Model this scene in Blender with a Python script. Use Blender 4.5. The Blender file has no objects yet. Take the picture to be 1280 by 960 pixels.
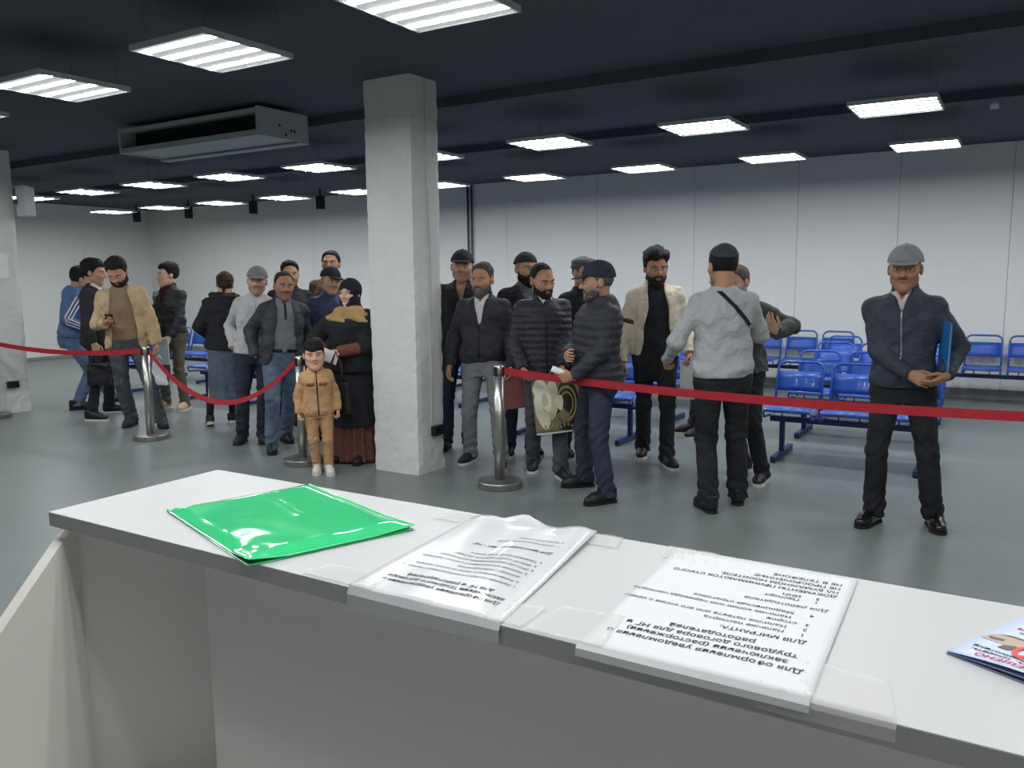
import bpy, bmesh, math, random
import numpy as np
from mathutils import Vector, Matrix

# ------------------------------------------------------------------ camera, world, exposure
SC = bpy.context.scene
COL = SC.collection
F_PX, PITCH, ROLL, YAW, CAM_H = 1029.66, .1314, -.0106, .5513, 1.55
_cy, _sy = math.cos(YAW), math.sin(YAW)
FWD = np.array([-_sy*math.cos(PITCH), _cy*math.cos(PITCH), -math.sin(PITCH)])
_r = np.array([_cy, _sy, 0.]); _u = np.cross(_r, FWD)
RGT = math.cos(ROLL)*_r + math.sin(ROLL)*_u
UPV = -math.sin(ROLL)*_r + math.cos(ROLL)*_u
EYE = np.array([0, 0, CAM_H])
cam = bpy.data.cameras.new('camera'); cam_o = bpy.data.objects.new('camera', cam); COL.objects.link(cam_o)
cam.sensor_width = 36; cam.lens = F_PX/1280*36; cam.clip_start = .02; cam.clip_end = 100
_m = Matrix.Identity(4)
for i in range(3):
    _m[i][0] = RGT[i]; _m[i][1] = UPV[i]; _m[i][2] = -FWD[i]; _m[i][3] = EYE[i]
cam_o.matrix_world = _m
SC.camera = cam_o
W = bpy.data.worlds.new('world'); SC.world = W; W.use_nodes = True
W.node_tree.nodes['Background'].inputs[0].default_value = (.55, .6, .65, 1)
W.node_tree.nodes['Background'].inputs[1].default_value = .05
SC.view_settings.view_transform = 'Standard'; SC.view_settings.look = 'None'
SC.view_settings.gamma = 1; SC.view_settings.use_curve_mapping = False
SC.view_settings.exposure = EXPO = 0.42
LED_BRIGHT, LED_DIM = 50.0, .28          # emission of the tubes and of the prismatic sheet of every ceiling light

def ray(x, y): return FWD*F_PX + RGT*(x-640) + UPV*(480-y)
def onz(x, y, z=0.):
    d = ray(x, y); return EYE + d*(z-CAM_H)/d[2]
def pixel(p):
    q = np.asarray(p, float)-EYE; d = q@FWD
    return 640+F_PX*(q@RGT)/d, 480-F_PX*(q@UPV)/d

# ------------------------------------------------------------------ materials
def lin(c):
    return tuple(((v/255+.055)/1.055)**2.4 if v > 10.3 else v/255/12.92 for v in c)
_mats = {}
def mat(name, rgb, rough=.6, metal=0., var=.0, vscale=8., bump=0., bscale=40., spec=.5, trans=0., coat=0., sheen=0., vcol=False, detail=4., ior=1.45, alpha=1., bdist=.01):
    key = name
    if key in _mats: return _mats[key]
    m = bpy.data.materials.new(name); m.use_nodes = True; nt = m.node_tree; N = nt.nodes; L = nt.links
    b = N['Principled BSDF']
    c = lin(rgb)
    b.inputs['Base Color'].default_value = (*c, 1)
    b.inputs['Roughness'].default_value = rough; b.inputs['Metallic'].default_value = metal
    b.inputs['Specular IOR Level'].default_value = spec; b.inputs['IOR'].default_value = ior
    b.inputs['Transmission Weight'].default_value = trans; b.inputs['Coat Weight'].default_value = coat
    b.inputs['Sheen Weight'].default_value = sheen; b.inputs['Alpha'].default_value = alpha
    tc = N.new('ShaderNodeTexCoord')
    src = None
    if vcol:
        a = N.new('ShaderNodeVertexColor'); a.layer_name = 'tint'; src = a.outputs['Color']
        L.new(src, b.inputs['Base Color'])
    if var > 0:
        n = N.new('ShaderNodeTexNoise'); n.inputs['Scale'].default_value = vscale; n.inputs['Detail'].default_value = detail
        L.new(tc.outputs['Object'], n.inputs['Vector'])
        mp = N.new('ShaderNodeMapRange'); mp.inputs['From Min'].default_value = .25; mp.inputs['From Max'].default_value = .75
        mp.inputs['To Min'].default_value = 1-var; mp.inputs['To Max'].default_value = 1+var
        L.new(n.outputs['Fac'], mp.inputs['Value'])
        mx = N.new('ShaderNodeMix'); mx.data_type = 'RGBA'; mx.blend_type = 'MULTIPLY'; mx.inputs['Factor'].default_value = 1
        if src: L.new(src, mx.inputs[6])
        else: mx.inputs[6].default_value = (*c, 1)
        L.new(mp.outputs['Result'], mx.inputs[7]); L.new(mx.outputs[2], b.inputs['Base Color'])
    if bump > 0:
        n2 = N.new('ShaderNodeTexNoise'); n2.inputs['Scale'].default_value = bscale; n2.inputs['Detail'].default_value = 5
        L.new(tc.outputs['Object'], n2.inputs['Vector'])
        bp = N.new('ShaderNodeBump'); bp.inputs['Strength'].default_value = bump; bp.inputs['Distance'].default_value = bdist
        L.new(n2.outputs['Fac'], bp.inputs['Height']); L.new(bp.outputs['Normal'], b.inputs['Normal'])
    _mats[key] = m
    return m
def emis(name, rgb, strength):
    m = bpy.data.materials.new(name); m.use_nodes = True; b = m.node_tree.nodes['Principled BSDF']
    b.inputs['Base Color'].default_value = (.3, .3, .3, 1)
    b.inputs['Emission Color'].default_value = (*lin(rgb), 1); b.inputs['Emission Strength'].default_value = strength
    return m
def cloth(rgb, rough=.9, bump=.5, bscale=30., var=.12, sheen=.0):
    bump, bscale = .75, 11.+bscale*.06
    return mat('cloth_%d_%d_%d_%d' % (*rgb, int(rough*100)), rgb, rough, var=var, vscale=9, bump=bump, bscale=bscale, sheen=sheen, spec=.3, bdist=.035)

# ------------------------------------------------------------------ mesh helpers
def link(name, me, m=None, parent=None):
    o = bpy.data.objects.new(name, me); COL.objects.link(o)
    if m is not None:
        for x in (m if isinstance(m, (list, tuple)) else [m]): me.materials.append(x)
    if parent is not None: o.parent = parent
    return o
def tag(o, label, cat, group=None):
    o['label'] = label; o['category'] = cat
    if group: o['group'] = group
    return o
def thing(name, label, cat, loc=(0, 0, 0), rz=0., group=None):
    o = bpy.data.objects.new(name, None); COL.objects.link(o); o.empty_display_size = .1
    o.location = loc; o.rotation_euler = (0, 0, rz)
    return tag(o, label, cat, group)
def pyd(name, v, f, m=None, parent=None, smooth=False):
    me = bpy.data.meshes.new(name); me.from_pydata([tuple(map(float, p)) for p in v], [], f); me.update()
    if smooth: me.polygons.foreach_set('use_smooth', [True]*len(me.polygons))
    return link(name, me, m, parent)
class MB:
    def __init__(s): s.v = []; s.f = []
    def box(s, x0, x1, y0, y1, z0, z1, M=None):
        n = len(s.v)
        for z in (z0, z1):
            for x, y in ((x0, y0), (x1, y0), (x1, y1), (x0, y1)):
                p = Vector((x, y, z)); s.v.append(tuple(M @ p) if M else tuple(p))
        s.f += [(n, n+3, n+2, n+1), (n+4, n+5, n+6, n+7)] + [(n+i, n+(i+1) % 4, n+4+(i+1) % 4, n+4+i) for i in range(4)]
        return s
    def tube(s, pts, r, n=8, caps=True, ry=None):
        P = [Vector(p) for p in pts]; rings = []
        for i, p in enumerate(P):
            a = P[max(i-1, 0)]; b = P[min(i+1, len(P)-1)]; d = (b-a).normalized()
            up = Vector((0, 0, 1)) if abs(d.z) < .9 else Vector((0, 1, 0))
            x = d.cross(up).normalized(); y = x.cross(d).normalized()
            rr = r[i] if isinstance(r, (list, tuple)) else r
            rings.append(len(s.v))
            for k in range(n):
                t = 2*math.pi*k/n; s.v.append(tuple(p + x*math.cos(t)*rr + y*math.sin(t)*rr*(ry or 1)))
        for a, b in zip(rings, rings[1:]):
            for k in range(n): s.f.append((a+k, b+k, b+(k+1) % n, a+(k+1) % n))
        if caps:
            s.f.append(tuple(rings[0]+k for k in range(n))); s.f.append(tuple(rings[-1]+n-1-k for k in range(n)))
        return s
    def lathe(s, prof, n=32, c=(0, 0)):
        st = len(s.v)
        for r, z in prof:
            for k in range(n):
                t = 2*math.pi*k/n; s.v.append((c[0]+r*math.cos(t), c[1]+r*math.sin(t), z))
        for i in range(len(prof)-1):
            for k in range(n):
                a = st+i*n; b = a+n; s.f.append((a+k, a+(k+1) % n, b+(k+1) % n, b+k))
        s.f.append(tuple(st+n-1-k for k in range(n))); s.f.append(tuple(st+(len(prof)-1)*n+k for k in range(n)))
        return s
    def strip(s, left, right):
        n = len(s.v); m = len(left); s.v += [tuple(p) for p in left] + [tuple(p) for p in right]
        s.f += [(n+i, n+i+1, n+m+i+1, n+m+i) for i in range(m-1)]; return s
    def mesh(s, name, smooth=False, bevel=0.):
        me = bpy.data.meshes.new(name); me.from_pydata(s.v, [], s.f); me.update()
        if bevel or True:
            bm = bmesh.new(); bm.from_mesh(me)
            if bevel: bmesh.ops.bevel(bm, geom=bm.edges[:], offset=bevel, segments=2, affect='EDGES', profile=.6)
            bmesh.ops.recalc_face_normals(bm, faces=bm.faces[:]); bm.to_mesh(me); bm.free()
        if smooth: me.polygons.foreach_set('use_smooth', [True]*len(me.polygons))
        return me
    def build(s, name, m=None, parent=None, smooth=False, bevel=0.):
        return link(name, s.mesh(name, smooth, bevel), m, parent)
def struct(o):
    o['kind'] = 'structure'; return o
def solid(o, t):
    md = o.modifiers.new('thickness', 'SOLIDIFY'); md.thickness = t; md.offset = 0; return o
def dup(root, loc, rz=None, label=None):
    r = root.copy(); COL.objects.link(r); r.location = loc
    if rz is not None: r.rotation_euler = (0, 0, rz)
    if label: r['label'] = label
    for ch in list(root.children):
        c = ch.copy(); COL.objects.link(c); c.parent = r
        for g in list(ch.children):
            d = g.copy(); COL.objects.link(d); d.parent = c
    return r
def text_mesh(body, size, ax='LEFT', bold=0., space=1.0):
    cu = bpy.data.curves.new('print', 'FONT'); cu.body = body; cu.size = 1.; cu.align_x = ax; cu.offset = bold/size; cu.space_character = space
    cu.resolution_u = 3
    o = bpy.data.objects.new('print', cu); COL.objects.link(o)
    me = bpy.data.meshes.new_from_object(o); bpy.data.objects.remove(o); bpy.data.curves.remove(cu)
    me.transform(Matrix.Scale(size, 4))
    return me

# ------------------------------------------------------------------ the room
CEIL = 3.03; V_BACK = 11.45; U_LEFT = -16.3; U_RIGHT = 5.2; V_FRONT = -4.2
M_floor = mat('epoxy_floor', (116, 124, 122), .34, var=.10, vscale=.9, bump=.05, bscale=2.2, detail=6)
M_wall = mat('wall_paint', (232, 234, 231), .75, var=.03, vscale=.7, bump=.04, bscale=14)
M_ceil = mat('ceiling_paint', (76, 79, 88), .85, var=.10, vscale=1.4, bump=.15, bscale=6)
M_base = mat('baseboard_grey', (142, 145, 140), .7, var=.08)
M_joint = mat('joint_grey', (196, 200, 199), .9)  # even light grey of the wall joints and the pillar's joint strip
MB().box(U_LEFT-.2, U_RIGHT+.2, V_FRONT-.2, V_BACK+.2, -.1, 0)
fl = struct(MB().box(U_LEFT-.2, U_RIGHT+.2, V_FRONT-.2, V_BACK+.2, -.1, 0).build('floor', M_floor))
ce = struct(MB().box(U_LEFT-.2, U_RIGHT+.2, V_FRONT-.2, V_BACK+.2, CEIL, CEIL+.15).build('ceiling', M_ceil))
wb = struct(MB().box(U_LEFT-.2, U_RIGHT+.2, V_BACK+.02, V_BACK+.2, 0, CEIL).build('wall_back', M_joint))
wl = struct(MB().box(U_LEFT-.2, U_LEFT-.02, V_FRONT, V_BACK+.02, 0, CEIL).build('wall_left', M_joint))
wr = struct(MB().box(U_RIGHT, U_RIGHT+.2, V_FRONT, V_BACK+.02, 0, CEIL).build('wall_right', M_wall))
wf = struct(MB().box(U_LEFT-.2, U_RIGHT+.2, V_FRONT-.2, V_FRONT, 0, CEIL).build('wall_front', M_wall))
us = [U_LEFT, -15.15, -14.18, -12.75, -11.4, -10.0, -8.6, -7.1, -5.5, -3.98, -2.57, -1.35, -.14, 1.3, 2.7, 4.0, U_RIGHT]
for a, b in zip(us, us[1:]):
    MB().box(a+.002, b-.002, V_BACK-.012, V_BACK+.03, 0.0, CEIL).build('wall_panel', M_wall, wb, bevel=.002)
vs = [V_FRONT, -2.8, -1.4, 0, 1.4, 2.8, 4.2, 5.6, 7.0, 8.4, 9.9, V_BACK-.012]
for a, b in zip(vs, vs[1:]):
    MB().box(U_LEFT-.03, U_LEFT+.012, a+.0015, b-.0015, 0.0, CEIL).build('wall_panel', M_wall, wl, bevel=.002)
struct(MB().box(U_LEFT+.03, U_RIGHT, V_BACK-.035, V_BACK-.012, 0, .12).build('baseboard_back', M_base, bevel=.003))
struct(MB().box(U_LEFT+.012, U_LEFT+.03, V_FRONT, V_BACK-.035, 0, .06).build('baseboard_left', M_base, bevel=.003))
# ceiling service runs (dark trays painted with the ceiling)
for i, v in enumerate((5.9, 8.15)):
    struct(MB().box(U_LEFT+.03, U_RIGHT, v-.09, v+.09, CEIL-.08, CEIL-.001).build('trim_%d' % (i+1), M_ceil))
# twin vertical pipes on the back wall
M_pipe = mat('pipe_grey', (86, 92, 96), .6)
for du in (-.03, .045):
    p = MB().tube([(-7.8+du, V_BACK-.045, .12), (-7.8+du, V_BACK-.045, CEIL)], .017, 10).build('conduit_pipe', M_pipe, smooth=True)
    tag(p, 'slim grey vertical conduit pipe running up the back wall', 'pipe', 'conduit pipes on the back wall')

def pillar(name, u0, u1, v0, v1):
    bm = bmesh.new()
    nx, ny, nz = 9, 7, 60
    me = bpy.data.meshes.new(name)
    v, f = [], []
    loop = [(u0+(u1-u0)*i/nx, v0) for i in range(nx)] + [(u1, v0+(v1-v0)*i/ny) for i in range(ny)] + \
           [(u1-(u1-u0)*i/nx, v1) for i in range(nx)] + [(u0, v1-(v1-v0)*i/ny) for i in range(ny)]
    n = len(loop); rnd = random.Random(5)
    cx, cy = (u0+u1)/2, (v0+v1)/2
    for k in range(nz+1):
        z = CEIL*k/nz
        for i, (x, y) in enumerate(loop):
            corner = i in (0, nx, nx+ny, 2*nx+ny)
            w = .0025 + (.006 if corner else 0) + (.004 if z < .5 else 0)
            s = 1 - rnd.random()*w/ .25
            if corner: s -= .006/.25
            v.append((cx+(x-cx)*s, cy+(y-cy)*s, z))
    for k in range(nz):
        for i in range(n): f.append((k*n+i, k*n+(i+1) % n, (k+1)*n+(i+1) % n, (k+1)*n+i))
    o = pyd(name, v, f, mat('painted_concrete', (214, 216, 211), .8, var=.06, vscale=3.5, bump=.5, bscale=26), smooth=False)
    bm.free(); return struct(o)
pl = pillar('pillar_1', -4.38, -3.92, 4.98, 5.33)
pillar('pillar_2', -10.54, -10.03, 4.95, 5.31)
MB().box(-3.921, -3.914, 5.15, 5.158, .32, CEIL).build('joint_strip', M_joint, pl)
M_blackp = mat('black_plastic', (26, 27, 29), .45)
def socket(u, v, z, label):
    t = thing('power_socket', label, 'socket', (u, v, z))
    MB().box(0, .042, -.065, .065, -.04, .04).build('housing', M_blackp, t, bevel=.006)
    for k in (-.03, .03): MB().lathe([(.02, 0), (.02, .004), (.014, .0045), (.014, .001)], 16).build('socket_face', M_blackp, t).matrix_local = Matrix.Translation((.0425, k, 0)) @ Matrix.Rotation(math.pi/2, 4, 'Y')
    return t
socket(-3.916, 5.2, .33, 'black double power socket low on the tall pillar beside the bearded queue')
socket(-10.026, 5.1, .34, 'black power socket on the pillar behind the end barrier post')
cb = [(-3.912, 5.165+.008*math.sin(z*5), z) for z in np.linspace(.37, 2.2, 26)]
tag(MB().tube(cb, .004, 6).build('power_cable', mat('cable_grey', (172, 174, 170), .6)), 'thin pale cable hanging down the pillar to its socket', 'cable')
# notice on the far pillar
t = thing('paper_notice', 'white paper notice taped to the pillar behind the end barrier post', 'notice', (-10.02, 5.07, 1.72))
M_paper = mat('paper_white', (232, 232, 228), .75)
MB().box(-.0015, .0015, -.105, .105, -.1485, .1485).build('sheet', M_paper, t)
M_ink = mat('ink_black', (52, 50, 50), .8)
for tx, sz, zz_, bo in (('ия', .022, .05, .0), ('Я', .05, -.005, .002)):
    me = text_mesh(tx, sz, 'CENTER', bo); o = link('printed_text', me, M_ink, t); o.matrix_local = Matrix.Translation((.0019, .0, zz_)) @ Matrix.Rotation(math.pi/2, 4, 'Z') @ Matrix.Rotation(math.pi/2, 4, 'X')
for k in (1, -1): MB().box(.0012, .0022, k*.105-.02, k*.105+.02, .12, .15).build('tape', mat('clear_tape', (235, 236, 232), .15, coat=.4), t)
# white box unit on the far pillar's side
t = thing('sign_box', 'plain white box sign projecting high from the far pillar', 'sign', (-9.95, 5.42, 2.46))
MB().box(-.12, .05, -.07, .06, -.165, .165).build('housing', mat('white_plastic', (205, 208, 205), .5), t, bevel=.008)
MB().box(-.135, .065, -.085, .0, .165, .18).build('top_cover', mat('white_plastic', (205, 208, 205), .5), t, bevel=.004)
MB().box(-.12, -.08, -.1, -.02, -.03, .03).build('bracket', M_pipe, t)

# ------------------------------------------------------------------ ceiling lights on their grid
M_led = emis('led_tube', (249, 252, 255), LED_BRIGHT)
M_dif = emis('prismatic_sheet', (245, 250, 248), LED_DIM)
M_lframe = mat('light_frame', (196, 198, 198), .5)
M_wire = mat('steel_wire', (84, 88, 98), .6)
LZ = 2.746; PW = .2975
def ceiling_light():
    t = thing('ceiling_light', '', 'light')
    b = MB()
    b.box(-PW, PW, -PW, -PW+.012, 0, .03); b.box(-PW, PW, PW-.012, PW, 0, .03)
    b.box(-PW, -PW+.012, -PW+.012, PW-.012, 0, .03); b.box(PW-.012, PW, -PW+.012, PW-.012, 0, .03)
    b.build('frame', M_lframe, t)
    MB().box(-PW+.012, PW-.012, -PW+.012, PW-.012, .024, .03).build('back_plate', M_lframe, t)
    q = MB(); q.v = [(-PW+.012, -PW+.012, .008), (PW-.012, -PW+.012, .008), (PW-.012, PW-.012, .008), (-PW+.012, PW-.012, .008)]; q.f = [(0, 3, 2, 1)]
    me = bpy.data.meshes.new('diffuser'); me.from_pydata(q.v, [], q.f); link('diffuser', me, M_dif, t)
    for i in range(4):
        y = -.21+.14*i
        me = bpy.data.meshes.new('led_tube'); me.from_pydata([(-PW+.014, y-.019, .005), (PW-.014, y-.019, .005), (PW-.014, y+.019, .005), (-PW+.014, y+.019, .005)], [], [(0, 3, 2, 1)])
        link('led_tube', me, M_led, t)
    for sx in (-1, 1):
        for sy in (-1, 1):
            MB().tube([(sx*.24, sy*.24, .03), (sx*.24, sy*.24, CEIL-LZ)], .001, 5).build('hanging_wire', M_wire, t)
    return t
proto = ceiling_light()
GU, GS = -3.792, 1.4636
ROWS = [(3.121, 'square ceiling light panel hanging in the row over the open floor before the counter', range(-4, 5)),
        (6.886, 'square ceiling light panel hanging in the row above the waiting benches', range(-7, 5)),
        (9.138, 'square ceiling light panel hanging in the row nearest the back wall', range(-7, 5)),
        (.66, 'square ceiling light panel hanging in the row straight above the counter', range(-4, 5))]
first = True
for v, lab, cols in ROWS:
    for c in cols:
        p = (GU+c*GS, v, LZ)
        if p[0] > U_RIGHT-.4 or p[0] < U_LEFT+.4: continue
        if first: proto.location = p; o = proto; first = False
        else: o = dup(proto, p)
        o['label'] = lab; o['group'] = 'ceiling light panels in a ' + lab.split(' in the ')[1]

# fan coil unit under the ceiling
t = thing('air_conditioner', 'long grey ceiling air conditioner unit with open dark front grille', 'air conditioner', (-6.53, 5.29, 2.76))
M_ac = mat('ac_grey', (168, 174, 175), .55, var=.04)
L2 = .97
MB().box(-L2, -L2+.03, -.29, .29, -.01, .23).build('end_panel', M_ac, t, bevel=.004)
MB().box(L2-.03, L2, -.29, .29, -.01, .23).build('end_panel', M_ac, t, bevel=.004)
MB().box(-L2+.03, L2-.03, -.28, .28, 0, .018).build('bottom_panel', M_ac, t, bevel=.003)
MB().box(-L2+.03, L2-.03, -.28, -.24, .185, .22).build('top_rail', M_ac, t, bevel=.003)
MB().box(-L2+.03, L2-.03, -.2, .28, .2, .22).build('top_panel', M_ac, t)
MB().box(-L2+.03, L2-.03, .26, .28, .018, .2).build('rear_panel', M_ac, t)
MB().box(-L2+.03, L2-.03, -.12, -.1, .018, .2).build('coil', mat('coil_dark', (20, 22, 30), .6), t)
MB().box(-L2+.03, L2-.03, -.285, -.25, .0, .04).build('outlet_lip', M_ac, t, bevel=.004)
MB().box(-L2-.06, L2+.0, .20, .30, -.022, -.008).build('drip_tray', M_ac, t, bevel=.003)
for y, z in ((-.05, .1), (.08, .07), (.12, .07), (.02, .03)):
    MB().lathe([(.012, 0), (.012, .004)], 10).build('screw', M_blackp, t).matrix_local = Matrix.Translation((L2, y, z)) @ Matrix.Rotation(math.pi/2, 4, 'Y')
for x in (-.8, .8):
    for y in (-.2, .2): MB().tube([(x, y, .22), (x, y, CEIL-2.76)], .004, 6).build('hanging_rod', M_wire, t)

# small black hanging speakers
for u in (-15.25, -13.64, -11.85, -10.2):
    t = thing('wall_speaker', 'small black box loudspeaker hanging under the ceiling by the back wall', 'speaker', (u, 10.45, 2.80), 0, 'black loudspeakers along the back wall')
    MB().box(-.06, .06, -.05, .05, -.11, .11).build('cabinet', M_blackp, t, bevel=.008)
    MB().box(-.05, .05, -.054, -.05, -.095, .095).build('grille', mat('speaker_mesh', (40, 41, 44), .8, bump=.5, bscale=300), t)
    MB().box(-.015, .015, -.01, .01, .11, CEIL-2.80).build('bracket', M_blackp, t)
t = thing('smoke_detector', 'round white smoke detector on the dark ceiling', 'detector', (-.54, 8.41, CEIL))
M_wp = mat('white_plastic', (205, 208, 205), .5)
MB().lathe([(.05, -.0), (.075, -.008), (.075, -.03), (.05, -.045), (.02, -.05)], 24).build('housing', M_wp, t, smooth=False)
MB().lathe([(.018, -.0505), (.018, -.058)], 12).build('sensor', M_blackp, t)
t = thing('motion_sensor', 'small pale tilted sensor on the dark ceiling', 'sensor', (-.29, 8.62, CEIL))
MB().tube([(0, 0, 0), (0, 0, -.03)], .02, 8).build('mount', M_wp, t)
MB().box(-.035, .035, -.025, .025, -.075, -.025, Matrix.Rotation(.5, 4, 'X')).build('housing', M_wp, t, bevel=.01)

# ------------------------------------------------------------------ reception counter
M_lam = mat('white_laminate', (186, 186, 184), .42, var=.015, vscale=3)
M_lam2 = mat('lifted_laminate', (226, 224, 218), .5, var=.02, vscale=3)  # same white laminate, its colour lightened to offset the shade on the panels
cn = thing('reception_counter', 'long white laminate reception counter with a raised narrow top', 'counter', (0, 0, 0))
CT = 1.20
MB().box(-1.243, 1.7, .668, .982, CT-.022, CT).build('counter_top', M_lam, cn, bevel=.0012)
MB().box(-1.215, 1.68, .935, .953, 0, CT-.022).build('front_panel', M_lam2, cn)
MB().box(-.925, 1.68, .700, .718, .0, CT-.022).build('inner_panel', M_lam2, cn)
v = [(-1.2155, .694, 0), (-.90, .80, 0), (-.90, .818, 0), (-1.2155, .712, 0)]; v += [(x, y, CT-.022) for x, y, z in v]
pyd('inner_panel', v, [(0, 3, 2, 1), (4, 5, 6, 7), (0, 1, 5, 4), (1, 2, 6, 5), (2, 3, 7, 6), (3, 0, 4, 7)], M_lam2, cn)
prof = [(.953, 0), (.953, CT-.022), (.70, CT-.022), (.675, CT-.04), (.29, .745), (.0, .745), (.0, 0)]
v = [(-1.24, y, z) for y, z in prof] + [(-1.216, y, z) for y, z in prof]; n = len(prof)
f = [tuple(range(n)), tuple(range(2*n-1, n-1, -1))] + [(i, n+i, n+(i+1) % n, (i+1) % n) for i in range(n)]
o = pyd('side_panel', v, f, mat('pale_laminate', (226, 222, 212), .5), cn)
MB().box(-1.2155, 1.68, .05, .6995, .72, .742).build('desk_top', M_lam, cn, bevel=.002)

# ------------------------------------------------------------------ papers on the counter
def sheet(name, corners, zf, nu=22, nv=28, flap=0., flapz=.018, m=None, parent=None, thick=.0006, rag=0.):
    """corners: far-left, far-right, near-right, near-left in (u, v); a bent sheet lying on the counter, near edge folded over it"""
    A, B, C, D = [np.array(c) for c in corners]; v = []; f = []
    rnd = random.Random(3)
    for j in range(nv+1):
        t = j/nv
        for i in range(nu+1):
            s = i/nu
            p = (A*(1-s)+B*s)*(1-t) + (D*(1-s)+C*s)*t
            x, y, z = p[0], p[1], CT+.0012+zf(s, t)
            if j == 0 and rag: y += rnd.uniform(-rag, 0)
            v.append((x, y, z))
    rows = nv+1
    if flap:
        for k in (0, 1, 2, 3):
            for i in range(nu+1):
                x, y, z = v[nv*(nu+1)+i]
                v.append((x, y if k == 0 else min(y, .6665)-.0008-.0006*k, z if k == 0 else CT+.001-flapz*k/3*(1+.10*math.sin(i*.16+1))))
        rows += 4
    for j in range(rows-1):
        if j == nv: continue
        for i in range(nu):
            a = j*(nu+1)+i; f.append((a, a+nu+1, a+nu+2, a+1))
    o = pyd(name, v, f, m, parent, smooth=True)
    for p in list(o.data.polygons)[nu*nv:]: p.use_smooth = False
    solid(o, thick); return o
def print_on(lines, corners, zf, parent, tmap, m, name='printed_text'):
    """lines: (text, size, x, y, align, bold) in page units: x 0..1 across from the reader's left, y 0..1 down from the reader's top"""
    A, B, C, D = [np.array(c) for c in corners]
    # reader stands at the far side facing us: reader's left = our right, reader's top = near edge
    for tx, size, x, y, al, bold in lines:
        me = text_mesh(tx, size, al, bold)
        vs, n0 = [], 0
        for q in me.vertices:
            s = 1-(x+q.co.x/.21); t = 1-(y-q.co.y/.297)
            p = (A*(1-s)+B*s)*(1-t) + (D*(1-s)+C*s)*t
            vs.append((p[0], p[1], CT+.0021+zf(s, t)))
        fs = [tuple(p.vertices) for p in me.polygons]
        bpy.data.meshes.remove(me); pyd(name, vs, fs, m, parent)
M_film = mat('filmed_paper', (204, 205, 204), .3, coat=.6)
P1 = [(-.652, .958), (-.468, .978), (-.428, .669), (-.632, .669)]
def z1(s, t): return .0032*(1+math.sin(9*s+3*t))*(1-t)**.6*.8 + .0016*(1+math.sin(16*s-5*t))*(.35+.65*(1-t)) + (.012*math.exp(-((s-.42)/.13)**2)*max(0, 1-t/.05) if t < .05 else 0)
p1 = thing('paper_notice', 'rumpled white Russian notice under plastic film beside the green folder', 'notice', (0, 0, 0))
sheet('sheet', P1, z1, flap=1, flapz=.022, m=M_film, parent=p1, rag=.004)
L1 = [('Для оформления уведомления о', .0105, .5, .135, 'CENTER', .0001), ('заключении трудового договора', .0105, .5, .175, 'CENTER', .0001), ('для НГ и работодателей', .0105, .5, .215, 'CENTER', .0001)]
y = .295
for k, tx in enumerate(['1. Наличие паспорта и нотариального перевода', '2. Копия патента и чеков об оплате патента,', '    договор с работодателем', '3. Наличие миграционного учета и страховки,', '4. ИНН или подтверждение регистрации', '5. ИНН НГ и работодателя, паспорт', '6. Трудовой договор на бумаге']):
    L1.append((tx, .0072, .12+.012*(k % 2), y, 'LEFT', .0)); y += .042
L1 += [('Для иностранных лиц – НГ', .0095, .12, .655, 'LEFT', .00008)]
for k, tx in enumerate(['1. Копия паспорта и перевода', '2. Копия регистрации']): L1.append((tx, .0068, .12, .735+.045*k, 'LEFT', .0))
print_on(L1, P1, z1, p1, None, M_ink)
P2 = [(-.352, .966), (-.138, .974), (-.127, .669), (-.341, .669)]
def z2(s, t): return .0007*(1+math.sin(5*s+4*t))
p2 = thing('paper_notice', 'flat white Russian notice taped to the counter with large bold print', 'notice', (0, 0, 0))
sheet('sheet', P2, z2, flap=1, flapz=.010, m=mat('notice_paper', (206, 207, 206), .55), parent=p2)
L = [('Для оформления уведомления о', .0115, .5, .150, 'CENTER', .0001), ('заключении (расторжении)', .0115, .5, .196, 'CENTER', .0001), ('трудового договора для НГ и', .0115, .5, .242, 'CENTER', .0001), ('работодателей', .0115, .5, .288, 'CENTER', .0001),
     ('ДЛЯ МИГРАНТА:', .0098, .10, .352, 'LEFT', .00011)]
y = .405
for tx in ['1      Наличие паспорта', '2      Наличие патента или его копия с обеих', '3   сторон', '        Наличие копии или перевода паспорта', '4      Медицинская страховка']:
    L.append((tx, .0088, .12, y, 'LEFT', .00003)); y += .042
L.append(('Для работодателя', .0095, .07, .640, 'LEFT', .00003))
L += [('1      Паспорт', .0088, .13, .700, 'LEFT', .00008), ('2      ИНН', .0088, .13, .735, 'LEFT', .00008)]
for k, tx in enumerate(['ДОКУМЕНТЫ ПРИНИМАЮТСЯ СТРОГО', 'НА БУМАЖНОМ НОСИТЕЛЕ', 'НЕ ПРОСРОЧЕННЫЕ', 'НЕ В ТЕЛЕФОНЕ']): L.append((tx, .0092, .06, .790+.042*k, 'LEFT', .00011))
print_on(L, P2, z2, p2, None, M_ink)
def tape(parent, quad, seed=0, flap=0.):
    rnd = random.Random(seed); ph = rnd.uniform(0, 6)
    zf = lambda s, t: .0006+.0009*(1+math.sin(23*s+9*t+ph)*math.cos(14*t-6*s))*.8
    return sheet('tape', quad, zf, 10, 8, flap=flap, flapz=.014, m=TAPE, parent=parent, thick=.0001)
TAPE = mat('clear_film', (238, 238, 234), .12, spec=.6, alpha=.2)
tape(p2, [(-.172, .745), (-.075, .733), (-.062, .669), (-.17, .669)], 1, 1)
tape(p2, [(-.395, .738), (-.325, .745), (-.315, .669), (-.40, .669)], 2, 0)
tape(p2, [(-.365, .978), (-.30, .979), (-.29, .93), (-.36, .935)], 4)
tape(p1, [(-.46, .715), (-.405, .725), (-.405, .67), (-.45, .67)], 5)
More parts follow.
